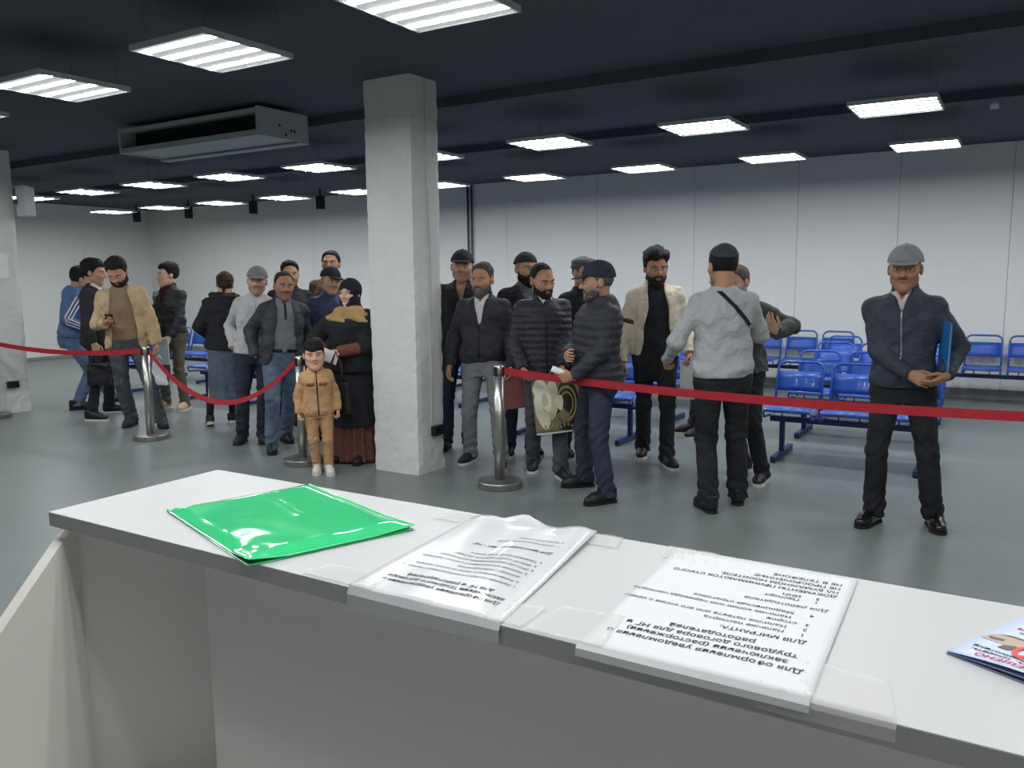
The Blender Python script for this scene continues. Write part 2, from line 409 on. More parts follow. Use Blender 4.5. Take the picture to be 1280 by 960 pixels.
tape(p1, [(-.70, .972), (-.60, .976), (-.60, .93), (-.71, .925)], 6)
tape(p1, [(-.50, .979), (-.43, .98), (-.42, .935), (-.50, .935)], 7)
tape(p1, [(-.70, .71), (-.61, .72), (-.60, .67), (-.71, .67)], 8)

# green translucent document envelope
A, B, C, D = [np.array(q) for q in ((-1.082, .757), (-1.005, .976), (-.698, .872), (-.783, .655))]
env = thing('document_folder', 'glossy green translucent plastic document folder lying on the counter', 'folder', (0, 0, 0))
M_green = mat('green_plastic', (62, 202, 128), .1, spec=.6, coat=.5, var=.05, vscale=5)
def env_sheet(name, zf, m, sh=0.):
    n = 44; v = []; f = []
    for j in range(n+1):
        t = j/n
        for i in range(n+1):
            s = i/n; ss = .5+(s-.5)*(1-sh); tt = .5+(t-.5)*(1-sh)
            p = (A*(1-ss)+B*ss)*(1-tt)+(D*(1-ss)+C*ss)*tt
            v.append((p[0], p[1], CT+zf(s, t)))
    for j in range(n):
        for i in range(n): a = j*(n+1)+i; f.append((a, a+n+1, a+n+2, a+1))
    o = pyd(name, v, f, m, env, smooth=True); solid(o, .0007); return o
def zt(s, t):
    e = min(s, 1-s, t, 1-t); b = min(1, e/.09); b = b*b*(3-2*b)
    z = .0035+.006*b
    z += b*(.0012*math.sin(7*s+11*t+.6)*math.exp(-((s-.18)/.22)**2) + .0009*math.sin(25*t+4*s+5*math.sin(9*s))*math.exp(-((s-.1)/.14)**2-((t-.75)/.35)**2) + .0006*math.sin(21*s+3)*math.exp(-((t-.9)/.2)**2))
    z += .0010*max(0, 1-abs(s-.62+.1*t)/.04)*b*(1 if t < .55 else .2)
    z += .006*max(0, 1-math.hypot(s, 1-t)/.2) + .004*max(0, 1-math.hypot(1-s, 1-t)/.25)
    return z
env_sheet('top_cover', zt, M_green)
env_sheet('bottom_cover', lambda s, t: .0012, M_green)
env_sheet('paper_inside', lambda s, t: .0023, M_paper, .2)
M_gedge = mat('green_weld', (96, 226, 150), .2, coat=.4)
for a, b in ((0, 1), (1, 0)):
    pts = []
    for k in range(25):
        q = k/24; s, t = ((q, 1) if a == 0 else (1, q))
        p = (A*(1-s)+B*s)*(1-t)+(D*(1-s)+C*s)*t; pts.append((p[0], p[1], CT+zt(s, t)+.0006))
    MB().tube(pts, .0011, 5).build('welded_edge', M_gedge, env)

# brochure at the end of the counter
bk = thing('brochure', 'pale blue folded brochure with red heading and gun drawing', 'brochure', (-.038, .820, CT), math.radians(-26.0))
# local x = along the printed lines away from its visible corner, local y = across the counter
M_bro = mat('brochure_blue', (196, 206, 228), .4)
def bz(x, y): return .0016+.010*max(0, 1-x/.10)*max(0, 1-y/.16)*0 + .007*math.exp(-(y/.03)**2)*math.sin(min(1, x/.08)*math.pi*.5)
def leaf(name, dz, m):
    v, f = [], []
    for j in range(13):
        for i in range(13):
            x, y = .205*i/12, .148*j/12; v.append((x, y, dz*bz(x, y)+.0008+.001*dz))
    for j in range(12):
        for i in range(12): a = j*13+i; f.append((a, a+1, a+14, a+13))
    o = pyd(name, v, f, m, bk, smooth=True); solid(o, .0005)
leaf('front_cover', 1., M_bro); leaf('back_cover', 0., mat('brochure_inside', (120, 132, 165), .5)); leaf('inner_page', .45, mat('brochure_inside', (120, 132, 165), .5))
def bprint(tx, size, x, y, bold, m):
    me = text_mesh(tx, size, 'RIGHT', bold); vs = []
    for q in me.vertices:
        px, py = x-q.co.x, y-q.co.y     # upside down for us
        vs.append((px, py, bz(px, py)+.0026))
    fs = [tuple(p.vertices) for p in me.polygons]; bpy.data.meshes.remove(me)
    pyd('printed_text', vs, fs, m, bk)
M_red = mat('ink_red', (196, 40, 58), .7)
bprint('ЗАПРЕЩЕНО', .0115, .020, .0145, .00015, M_red)
bprint('изготовлять, хранить,', .0088, .0095, .0245, .0001, M_ink)
bprint('сбывать наркотики', .0088, .0075, .034, .0001, M_ink)
bprint('уголовная', .007, .018, .095, .0001, M_ink); bprint('за наркотики', .008, .012, .104, .0001, M_red); bprint('вас ждёт', .007, .020, .113, .0001, M_red)
def flat(name, pts, z, m):
    if name == 'drawing': pts = [((x-.010)*.85+.002, (y-.054)*.85+.044) for x, y in pts]
    pyd(name, [(x, y, bz(x, y)+z) for x, y in pts], [tuple(range(len(pts)))], m, bk)
M_sk, M_sk2 = mat('drawing_tan', (178, 164, 148), .7), mat('drawing_brown', (112, 92, 84), .7)
flat('drawing', [(.010, .066), (.014, .085), (.03, .097), (.10, .097), (.15, .090), (.15, .076), (.08, .078), (.05, .07), (.045, .054), (.034, .054), (.036, .066)], .0024, M_sk)
flat('drawing', [(.016, .088), (.03, .0965), (.10, .0965), (.10, .0935), (.032, .0925)], .0027, M_sk2)
flat('drawing', [(.036, .066), (.034, .054), (.045, .054), (.05, .07), (.044, .071)], .0027, M_sk2)
flat('drawing', [(.014, .076), (.03, .08), (.03, .074), (.018, .070)], .0027, M_sk2)
ring = [(.058+.024*math.cos(a), .052+.024*math.sin(a)) for a in np.linspace(0, 2*math.pi, 37)]
ring2 = [(.058+.0195*math.cos(a), .052+.0195*math.sin(a)) for a in np.linspace(0, 2*math.pi, 37)]
b = MB(); b.strip([(x, y, bz(x, y)+.0032) for x, y in ring], [(x, y, bz(x, y)+.0032) for x, y in ring2]); b.build('prohibition_ring', mat('sign_red', (226, 78, 70), .6), bk)
flat('prohibition_bar', [(.042, .0385), (.0455, .0355), (.074, .0655), (.0705, .0685)], .0033, mat('sign_red', (226, 78, 70), .6))

# ------------------------------------------------------------------ waiting benches
M_blue = mat('blue_enamel', (50, 92, 182), .34, var=.04, vscale=20, coat=.2)
M_blued = mat('dark_blue_steel', (36, 54, 104), .42)
SP = .45
def arc(c, r, a0, a1, n=6): return [(c[0]+r*math.cos(a0+(a1-a0)*i/n), c[1]+r*math.sin(a0+(a1-a0)*i/n)) for i in range(n+1)]
def bench(nseat, label, group):
    t = thing('waiting_bench', label, 'bench', (0, 0, 0), 0, group)
    Ln = nseat*SP
    MB().box(.02, Ln-.07, -.03, .03, .30, .345).build('beam', M_blued, t, bevel=.004)
    for x in ((.12, Ln-.17)):
        lg = MB().box(x-.02, x+.02, -.02, .02, .05, .30).build('leg', M_blued, t, bevel=.003)
        ft = MB().box(x-.022, x+.022, -.30, .32, .012, .05).build('foot_bar', M_blued, t, bevel=.003)
        for y in (-.285, .305): MB().lathe([(.022, 0), (.022, .012)], 10, (x, y)).build('foot_pad', M_blackp, ft)
    w = .40
    for i in range(nseat):
        x0 = i*SP
        # seat: sheet rolled down at its front edge
        pts = [(-.215, .405), (-.212, .425), (-.20, .437), (-.17, .441), (.0, .432), (.14, .428), (.165, .435)]
        v = [(x0+.018, y, z) for y, z in pts]+[(x0+w-.018, y, z) for y, z in pts]; k = len(pts)
        s = pyd('seat', v, [(j, k+j, k+j+1, j+1) for j in range(k-1)], M_blue, t, smooth=True); solid(s, .003)
        # tube frame of the seat, bent down to the beam at the front
        fr = [(x0+.01, .03, .345), (x0+.01, -.19, .36), (x0+.01, -.205, .40), (x0+.012, -.19, .428), (x0+.01, 0, .424), (x0+.01, .16, .428)]
        MB().tube(fr, .010, 7).build('seat_frame', M_blue, t, smooth=True)
        MB().tube([(x0+w-.02+p[0]-x0, p[1], p[2]) for p in fr], .010, 7).build('seat_frame', M_blue, t, smooth=True)
        # back: inverted U tube leaning back with a sheet below the top rail
        yb = lambda z: .17+(z-.42)*.30
        up = [(x0+.012, .34)] + [(x0+.012, .70)] + arc((x0+.082, .71), .07, math.pi, math.pi/2) + arc((x0+w-.082, .71), .07, math.pi/2, 0) + [(x0+w-.012, .70), (x0+w-.012, .34)]
        MB().tube([(x, yb(z), z) for x, z in up], .0115, 8).build('back_frame', M_blue, t, smooth=True)
        pv = []; zz = (.535, .58, .64, .70)
        for z in zz: pv += [(x0+.016, yb(z), z), (x0+w/2, yb(z)+.018, z), (x0+w-.016, yb(z), z)]
        s = pyd('back_panel', pv, [(3*j+q, 3*j+q+1, 3*j+q+4, 3*j+q+3) for j in range(3) for q in (0, 1)], M_blue, t, smooth=True); solid(s, .003)
        for x in (x0+.12, x0+w-.12): MB().tube([(x, -.02, .345), (x, -.05, .43)], .006, 6).build('seat_bracket', M_blued, t)
    return t
BR = [7.05, 8.17, 9.25, 10.2]
BL = ['blue metal waiting bench in the row closest to the red barrier belt', 'blue metal waiting bench in the second row from the red barrier belt', 'blue metal waiting bench in the third row from the red barrier belt', 'blue metal waiting bench in the fourth row from the red barrier belt']
b0 = bench(3, BL[0], 'blue benches in the first row')
used = False
ORD = ['first', 'second', 'third', 'fourth']
cols = [(-1.77, (0, 1, 2, 3)), (-4.22, (0, 1, 2, 3)), (-6.75, (0, 1, 2, 3)), (-9.15, (0, 1, 2, 3)), (-11.5, (0, 1, 2, 3))]
WHO = ['behind the grey-capped man in the navy zip jacket', 'behind the bearded man in the cream jacket', 'behind the tall pillar with the socket', 'behind the grey-polo man and elderly man', 'behind the young man with the pale blue folder']
for ci, (cu, rows) in enumerate(cols):
    for r in rows:
        p = (cu + (-.06*r if cu > -2 else 0), BR[r], 0)
        if not used: b0.location = p; used = True; o = b0
        else: o = dup(b0, p)
        o['label'] = 'blue %s-row waiting bench %s' % (ORD[r], WHO[ci]); o['group'] = 'blue benches in the %s row' % ORD[r]
WL = 'blue metal waiting bench standing along the back wall'
for cu in (-3.07, -.98, .45, -1.9+.02-3.2, -6.6): o = dup(b0, (cu, 11.02, 0), None, WL); o['group'] = 'blue benches along the back wall'

# ------------------------------------------------------------------ queue barrier
M_steel = mat('brushed_steel', (178, 178, 172), .28, metal=.9, bump=.05, bscale=90)
M_steeld = mat('base_steel', (150, 150, 145), .35, metal=.85)
M_belt = mat('red_webbing', (166, 34, 44), .75, bump=.3, bscale=260, var=.05)
def post(u, v, label):
    t = thing('barrier_post', label, 'barrier post', (u, v, 0))
    MB().lathe([(.162, 0), (.166, .004), (.166, .044), (.162, .050), (.10, .054), (.045, .056)], 40).build('base', M_steeld, t, smooth=False)
    MB().lathe([(.040, .055), (.040, .86)], 24).build('pole', M_steel, t, smooth=True)
    MB().lathe([(.0415, .83), (.0415, .90), (.034, .905)], 24).build('belt_head', M_steel, t, smooth=True)
    for a in range(4):
        M = Matrix.Rotation(a*math.pi/2, 4, 'Z')
        MB().box(-.012, .012, -.047, -.037, .828, .893, M).build('belt_slot', M_blackp, t, bevel=.002)
    return t
PX = [(-9.86, 4.80), (-7.16, 4.90), (-5.05, 4.86), (-3.2, 5.02), (.9, 4.74)]
post(*PX[0], 'steel barrier post standing in front of the far pillar')
post(*PX[1], 'steel barrier post in front of the bearded man looking at his phone')
post(*PX[2], 'steel barrier post behind the boy in the mustard tracksuit')
post(*PX[3], 'steel barrier post in front of the grey-jeans man beside the tall pillar')
post(*PX[4], 'steel barrier post holding the far end of the long taut belt')
def belt(a, b, z0, z1, zlow, label, w=.05, lean=0.):
    n = 40; top, bot = [], []
    for i in range(n+1):
        s = i/n
        x = a[0]+(b[0]-a[0])*s; y = a[1]+(b[1]-a[1])*s
        base = z0+(z1-z0)*s; sag = (z0+z1)/2-zlow
        z = base-4*sag*s*(1-s)
        tw = lean*math.sin(math.pi*s)
        top.append((x, y+tw*w/2, z+w/2*math.cos(tw))); bot.append((x, y-tw*w/2, z-w/2*math.cos(tw)))
    o = MB().strip(top, bot).build('barrier_belt', M_belt, None); solid(o, .0016)
    return tag(o, label, 'barrier belt')
r = .048
belt((PX[0][0]+r, PX[0][1]), (PX[1][0]-r, PX[1][1]), .862, .862, .80, 'slightly slack red barrier belt leading from the far pillar post')
belt((PX[1][0]+r, PX[1][1]), (PX[2][0]-r, PX[2][1]), .858, .862, .44, 'deeply sagging red barrier belt in front of the man in jeans', lean=.5)
belt((PX[3][0]+r, PX[3][1]), (PX[4][0]-r, PX[4][1]), .862, .862, .80, 'long taut red barrier belt in front of the man with blue folder', w=.052)

# ------------------------------------------------------------------ people: distance fields turned into meshes
f32 = np.float32
class Field:
    def __init__(s, lo, hi, h):
        s.lo = np.array(lo, float); s.h = h
        s.n = np.maximum(np.ceil((np.array(hi)-s.lo)/h).astype(int)+1, 4)
        s.ax = [(s.lo[i]+h*np.arange(s.n[i])).astype(f32) for i in range(3)]
        s.D = np.full(s.n, 1., f32)
    def region(s, lo, hi, m):
        sl = []
        for i in range(3):
            a = int(math.floor((lo[i]-m-s.lo[i])/s.h)); b = int(math.ceil((hi[i]+m-s.lo[i])/s.h))+1
            a = max(a, 0); b = min(b, s.n[i])
            if a >= b: return None
            sl.append(slice(a, b))
        return tuple(sl)
    def xyz(s, sl):
        return s.ax[0][sl[0]][:, None, None], s.ax[1][sl[1]][None, :, None], s.ax[2][sl[2]][None, None, :]
    def add(s, prim, k=0.):
        fn, lo, hi = prim; m = max(k, 0)+2.5*s.h
        sl = s.region(lo, hi, m)
        if sl is None: return s
        d = fn(*s.xyz(sl)).astype(f32); a = s.D[sl]
        r = np.minimum(a, d)
        if k > 0: r = r-np.maximum(k-np.abs(a-d), 0)**2/(4*k)
        s.D[sl] = r; return s
    def adds(s, prims, k=0.):
        for p in prims: s.add(p, k)
        return s
    def carve(s, fn, lo=None, hi=None, k=0.):
        sl = s.region(lo, hi, .02) if lo is not None else (slice(None),)*3
        if sl is None: return s
        d = -fn(*s.xyz(sl)); a = s.D[sl]
        r = np.maximum(a, d)
        if k > 0: r = r+np.maximum(k-np.abs(a-d), 0)**2/(4*k)
        s.D[sl] = r; return s
    def keep(s, fn): s.D = np.maximum(s.D, fn(*s.xyz((slice(None),)*3))).astype(f32); return s
    def shift(s, fn): s.D = (s.D+fn(*s.xyz((slice(None),)*3))).astype(f32); return s
    def mesh(s):
        D = s.D; S = D < 0
        for a in range(3):     # closed at the box
            ix = [slice(None)]*3
            for e in (0, -1): ix[a] = e; S[tuple(ix)] = False; D[tuple(ix)] = np.maximum(D[tuple(ix)], 1e-4)
        n = D.shape
        c = np.zeros((n[0]-1, n[1]-1, n[2]-1), np.uint8)
        offs = [(i, j, k) for i in (0, 1) for j in (0, 1) for k in (0, 1)]
        for i, j, k in offs: c += S[i:n[0]-1+i, j:n[1]-1+j, k:n[2]-1+k]
        cell = np.argwhere((c > 0) & (c < 8))
        if len(cell) == 0: return np.zeros((0, 3)), np.zeros((0, 4), int)
        idx = np.full(c.shape, -1, np.int32); idx[tuple(cell.T)] = np.arange(len(cell))
        val = np.stack([D[cell[:, 0]+i, cell[:, 1]+j, cell[:, 2]+k] for i, j, k in offs], 1)
        P = np.zeros((len(cell), 3)); cnt = np.zeros(len(cell))
        O = np.array(offs, float)
        for a in range(8):
            for b in range(a+1, 8):
                if np.abs(O[a]-O[b]).sum() != 1: continue
                va, vb = val[:, a], val[:, b]; m = (va < 0) != (vb < 0)
                t = np.where(m, va/np.where(np.abs(va-vb) < 1e-12, 1, va-vb), 0)[:, None]
                P += np.where(m[:, None], O[a]+t*(O[b]-O[a]), 0); cnt += m
        V = s.lo+s.h*(cell+P/cnt[:, None])
        Q = []
        for ax in range(3):
            b, d = (ax+1) % 3, (ax+2) % 3
            sa = [slice(None)]*3; sb = [slice(None)]*3; sa[ax] = slice(0, -1); sb[ax] = slice(1, None)
            A, B = S[tuple(sa)], S[tuple(sb)]
            e = np.argwhere(A != B); e = e[(e[:, b] > 0) & (e[:, d] > 0) & (e[:, b] < n[b]-1) & (e[:, d] < n[d]-1)]
            q = []
            for db, dd in ((-1, -1), (0, -1), (0, 0), (-1, 0)):
                g = e.copy(); g[:, b] += db; g[:, d] += dd; q.append(idx[tuple(g.T)])
            q = np.stack(q, 1); fl = ~A[tuple(e.T)]
            q[fl] = q[fl][:, ::-1]; Q.append(q)
        return V, np.concatenate(Q)
    def front(s, x, z, side=-1):
        """y of the surface met when coming from the front (side -1) or from behind (+1)"""
        i = int(round((x-s.lo[0])/s.h)); k = int(round((z-s.lo[2])/s.h))
        if not (0 <= i < s.n[0] and 0 <= k < s.n[2]): return None
        col = s.D[i, :, k]; w = np.where(col < 0)[0]
        if len(w) == 0: return None
        j = w[0] if side < 0 else w[-1]; jj = j+side
        if not 0 <= jj < s.n[1]: return None
        t = col[j]/(col[j]-col[jj]); return s.lo[1]+s.h*(j+t*side)

def RC(a, b, ra, rb, cut=False):
    a = np.array(a, float); b = np.array(b, float); d = b-a; L2 = max(d@d, 1e-9); L = math.sqrt(L2); r = max(ra, rb)
    def fn(x, y, z):
        px, py, pz = x-a[0], y-a[1], z-a[2]
        q = (px*d[0]+py*d[1]+pz*d[2])/L2; t = np.clip(q, 0, 1)
        r = np.sqrt((px-t*d[0])**2+(py-t*d[1])**2+(pz-t*d[2])**2)-(ra+(rb-ra)*t)
        return np.maximum(r, (q-1)*L) if cut else r
    return fn, np.minimum(a, b)-r, np.maximum(a, b)+r
I3 = np.eye(3)
def ELL(c, r, M=I3):
    c = np.array(c, float); r = np.array(r, float); R = max(r)
    def fn(x, y, z):
        px, py, pz = x-c[0], y-c[1], z-c[2]
        q = [(px*M[0][i]+py*M[1][i]+pz*M[2][i]) for i in range(3)]
        k0 = np.sqrt((q[0]/r[0])**2+(q[1]/r[1])**2+(q[2]/r[2])**2)
        k1 = np.sqrt((q[0]/r[0]**2)**2+(q[1]/r[1]**2)**2+(q[2]/r[2]**2)**2)
        return k0*(k0-1)/np.maximum(k1, 1e-6)
    return fn, c-R, c+R
def LOC(o, M, fn, c, R):
    """a field given in a local frame (origin o, axes = columns of M), bounded by radius R round local point c"""
    o = np.array(o, float); cc = o+M@np.array(c, float)
    def g(x, y, z):
        px, py, pz = x-o[0], y-o[1], z-o[2]
        return fn(*[(px*M[0][i]+py*M[1][i]+pz*M[2][i]) for i in range(3)])
    return g, cc-R, cc+R
def PROF(o, M, zs, a, b, c, p=2.3, wav=None, cx=None):
    """stack of ovals: half width a, half depth b, centre c (depth) over height zs, in the frame (o, M) with o at local z 0.95"""
    zs, a, b, c = [np.array(q, float) for q in (zs, a, b, c)]
    def fn(x, y, z):
        z = z+.95
        sh = np.broadcast_shapes(x.shape, y.shape, z.shape); zf = np.broadcast_to(z, sh).ravel() if z.size > 4000 or z.shape == sh else z.ravel()
        st = (sh if zf.size == int(np.prod(sh)) else z.shape)
        A = np.interp(zf, zs, a).reshape(st).astype(f32); B = np.interp(zf, zs, b).reshape(st).astype(f32); Cc = np.interp(zf, zs, c).reshape(st).astype(f32)
        X = x if cx is None else x-cx
        q = (np.abs(X/A)**p+np.abs((y-Cc)/B)**p)**(1/p)
        d = (q-1)*np.minimum(A, B)
        if wav is not None: d = d+wav(X, y-Cc, z)
        return np.maximum(d, np.maximum(zs[0]-z, z-zs[-1]))
    m = max(a.max(), b.max())+.05
    return LOC(o, M, fn, (0, 0, (zs[0]+zs[-1])/2-.95), math.hypot(m, (zs[-1]-zs[0])/2))
def rotx(a): c, s = math.cos(a), math.sin(a); return np.array([[1, 0, 0], [0, c, -s], [0, s, c]])
def roty(a): c, s = math.cos(a), math.sin(a); return np.array([[c, 0, s], [0, 1, 0], [-s, 0, c]])
def rotz(a): c, s = math.cos(a), math.sin(a); return np.array([[c, -s, 0], [s, c, 0], [0, 0, 1]])
def unit(v): v = np.array(v, float); return v/max(np.linalg.norm(v), 1e-9)
def ik(a, c, l1, l2, pole):
    a = np.array(a, float); c = np.array(c, float); d = c-a; L = np.linalg.norm(d); u = d/max(L, 1e-9)
    Lm = min(L, (l1+l2)*.998); x = (l1*l1-l2*l2+Lm*Lm)/(2*Lm); h = math.sqrt(max(l1*l1-x*x, 0))
    p = np.array(pole, float); p = p-u*(p@u); p = unit(p)
    e = a+u*x+p*h
    return e, a+u*Lm
def folds(seed, amp, fr=16.):
    r = np.random.RandomState(seed); K = [(unit(r.normal(size=3)*np.array([1, 1, 1.6]))*fr*r.uniform(.6, 1.5), r.uniform(0, 6.3)) for _ in range(4)]
    def fn(x, y, z):
        w = 0
        for i in range(0, 4, 2):
            (k1, p1), (k2, p2) = K[i], K[i+1]
            u = np.sin(k2[0]*x+k2[1]*y+k2[2]*z+p2)
            w = w+np.sin(k1[0]*x+k1[1]*y+k1[2]*z+p1+1.7*u)
        return amp*.5*w
    return fn
def to_mesh(name, V, Q, mats, parent, s, tint=None, fmat=None):
    me = bpy.data.meshes.new(name)
    me.vertices.add(len(V)); me.vertices.foreach_set('co', (np.asarray(V)*s).astype(f32).ravel())
    Q = np.asarray(Q); n = len(Q)
    me.loops.add(n*4); me.loops.foreach_set('vertex_index', Q.astype(np.int32).ravel())
    me.polygons.add(n); me.polygons.foreach_set('loop_start', np.arange(0, n*4, 4, dtype=np.int32))
    me.polygons.foreach_set('use_smooth', np.ones(n, bool))
    if fmat is not None: me.polygons.foreach_set('material_index', np.asarray(fmat, np.int32))
    me.update(calc_edges=True)
    if tint is not None:
        at = me.color_attributes.new('tint', 'FLOAT_COLOR', 'POINT')
        at.data.foreach_set('color', np.concatenate([tint, np.ones((len(V), 1))], 1).astype(f32).ravel())
    return link(name, me, mats, parent)
def sphere_q(c, r, M=I3, n=8):
    V, Q = [], []
    for j in range(n+1):
        th = math.pi*j/n
        for i in range(2*n):
            ph = math.pi*i/n; V.append(np.array(c)+M@(np.array(r)*np.array([math.sin(th)*math.cos(ph), math.sin(th)*math.sin(ph), math.cos(th)])))
    for j in range(n):
        for i in range(2*n): Q.append((j*2*n+i, (j+1)*2*n+i, (j+1)*2*n+(i+1) % (2*n), j*2*n+(i+1) % (2*n)))
    return np.array(V), np.array(Q)

M_skin = mat('skin', (190, 150, 125), .55, vcol=True, var=.05, vscale=30, bump=.06, bscale=120, spec=.35)
M_eye = mat('eye_white', (205, 200, 195), .3); M_iris = mat('eye_dark', (26, 18, 14), .2)
HAIR = {'black': (22, 20, 20), 'dark': (34, 27, 24), 'brown': (58, 42, 34), 'grey': (92, 90, 88), 'salt': (84, 80, 77), 'white': (150, 150, 146)}
def hairmat(c): return mat('hair_'+c, HAIR[c], .7, var=.25, vscale=60, bump=.9, bscale=150, spec=.35)

def hand_prims(Wp, hd, pn, side, curl=.5, sc=1., thumb=.35):
    hd = unit(hd); pn = np.array(pn, float); pn = unit(pn-hd*(pn@hd)); th = np.cross(hd, pn)*(1 if side < 0 else -1)
    P = []; out = []
    L = (.070, .078, .072, .056); off = (.031, .0105, -.0105, -.030); rad = (.0088, .0092, .0088, .0078)
    for i in range(4):
        k = Wp+hd*(.088-.006*abs(i-1))*sc+th*off[i]*sc
        P.append((RC(Wp+th*off[i]*.6*sc+hd*.012*sc, k, .0165*sc, .0125*sc), .014))
        a = curl*(.75+.12*i); p = k
        for j, fr in enumerate((.46, .31, .23)):
            d = hd*math.cos(a)+pn*math.sin(a)+th*off[i]*1.2*max(0, 1-curl)
            q = p+unit(d)*L[i]*fr*sc; P.append((RC(p, q, rad[i]*(1-.07*j)*sc, rad[i]*(.93-.07*j)*sc), .0025)); p = q; a += curl*(.95 if j == 0 else .6)
        out.append(p)
    b = Wp+hd*.022*sc+th*.022*sc; m = b+(hd*.62+th*.60+pn*(.2+thumb))*.042*sc; e = m+unit(hd*.95+th*(.25-thumb*.3)+pn*(.2+thumb*.5))*.034*sc; e2 = e+unit(hd*1.+pn*(.2+thumb*.6))*.024*sc
    P += [(RC(b, m, .0155*sc, .0115*sc), .010), (RC(m, e, .0108*sc, .0096*sc), .003), (RC(e, e2, .0096*sc, .008*sc), .002)]
    return P

def head_prims(face=1.):
    E = lambda c, r: ('E', c, r)
    R = lambda a, b, ra, rb: ('R', a, b, ra, rb)
    L = [(E((0, .014, .032), (.076, .097, .088)), 0), (E((0, -.026, -.03), (.0655*face, .068, .088)), .03),
         (R((-.045*face, -.012, -.062), (-.012, -.064, -.098), .021, .021), .03), (R((.045*face, -.012, -.062), (.012, -.064, -.098), .021, .021), .03),
         (E((0, -.070, -.100), (.021, .018, .018)), .02), (R((-.052*face, -.056, -.018), (-.030, -.074, -.030), .017, .016), .022), (R((.052*face, -.056, -.018), (.030, -.074, -.030), .017, .016), .022),
         (R((-.045, -.076, .024), (-.008, -.087, .020), .011, .010), .014), (R((.045, -.076, .024), (.008, -.087, .020), .011, .010), .014)]
    S = [(E((-.032, -.104, .003), (.021, .019, .013)), .012), (E((.032, -.104, .003), (.021, .019, .013)), .012)]
    N = [(R((0, -.088, .014), (0, -.110, -.028), .0085, .0135), .010), (E((-.0135, -.098, -.031), (.0095, .011, .0085)), .008), (E((.0135, -.098, -.031), (.0095, .011, .0085)), .008),
         (R((-.019, -.083, -.0595), (.019, -.083, -.0595), .0075, .0075), .008), (R((-.016, -.082, -.0715), (.016, -.082, -.0715), .0085, .0085), .006), (E((0, -.090, -.0605), (.010, .008, .0065)), .006),
         (E((-.0785*(.5+.5*face), .014, -.006), (.010, .020, .031)), .008), (E((.0785*(.5+.5*face), .014, -.006), (.010, .020, .031)), .008)]
    return L, S, N
def hp(p, o, M, s=1.):
    if p[0] == 'E': return ELL(o+M@(np.array(p[1])*s), np.array(p[2])*s, M)
    return RC(o+M@(np.array(p[1])*s), o+M@(np.array(p[2])*s), p[3]*s, p[4]*s)

TZ = [.78, .86, .93, 1.00, 1.08, 1.16, 1.24, 1.32, 1.38, 1.42, 1.455, 1.49]
TA = [.160, .170, .170, .160, .150, .152, .162, .170, .156, .120, .080, .062]
TB = [.105, .120, .124, .118, .112, .114, .122, .124, .112, .092, .070, .060]
TC = [.012, .014, .012, .004, .000, -.002, -.004, .000, .006, .010, .014, .016]

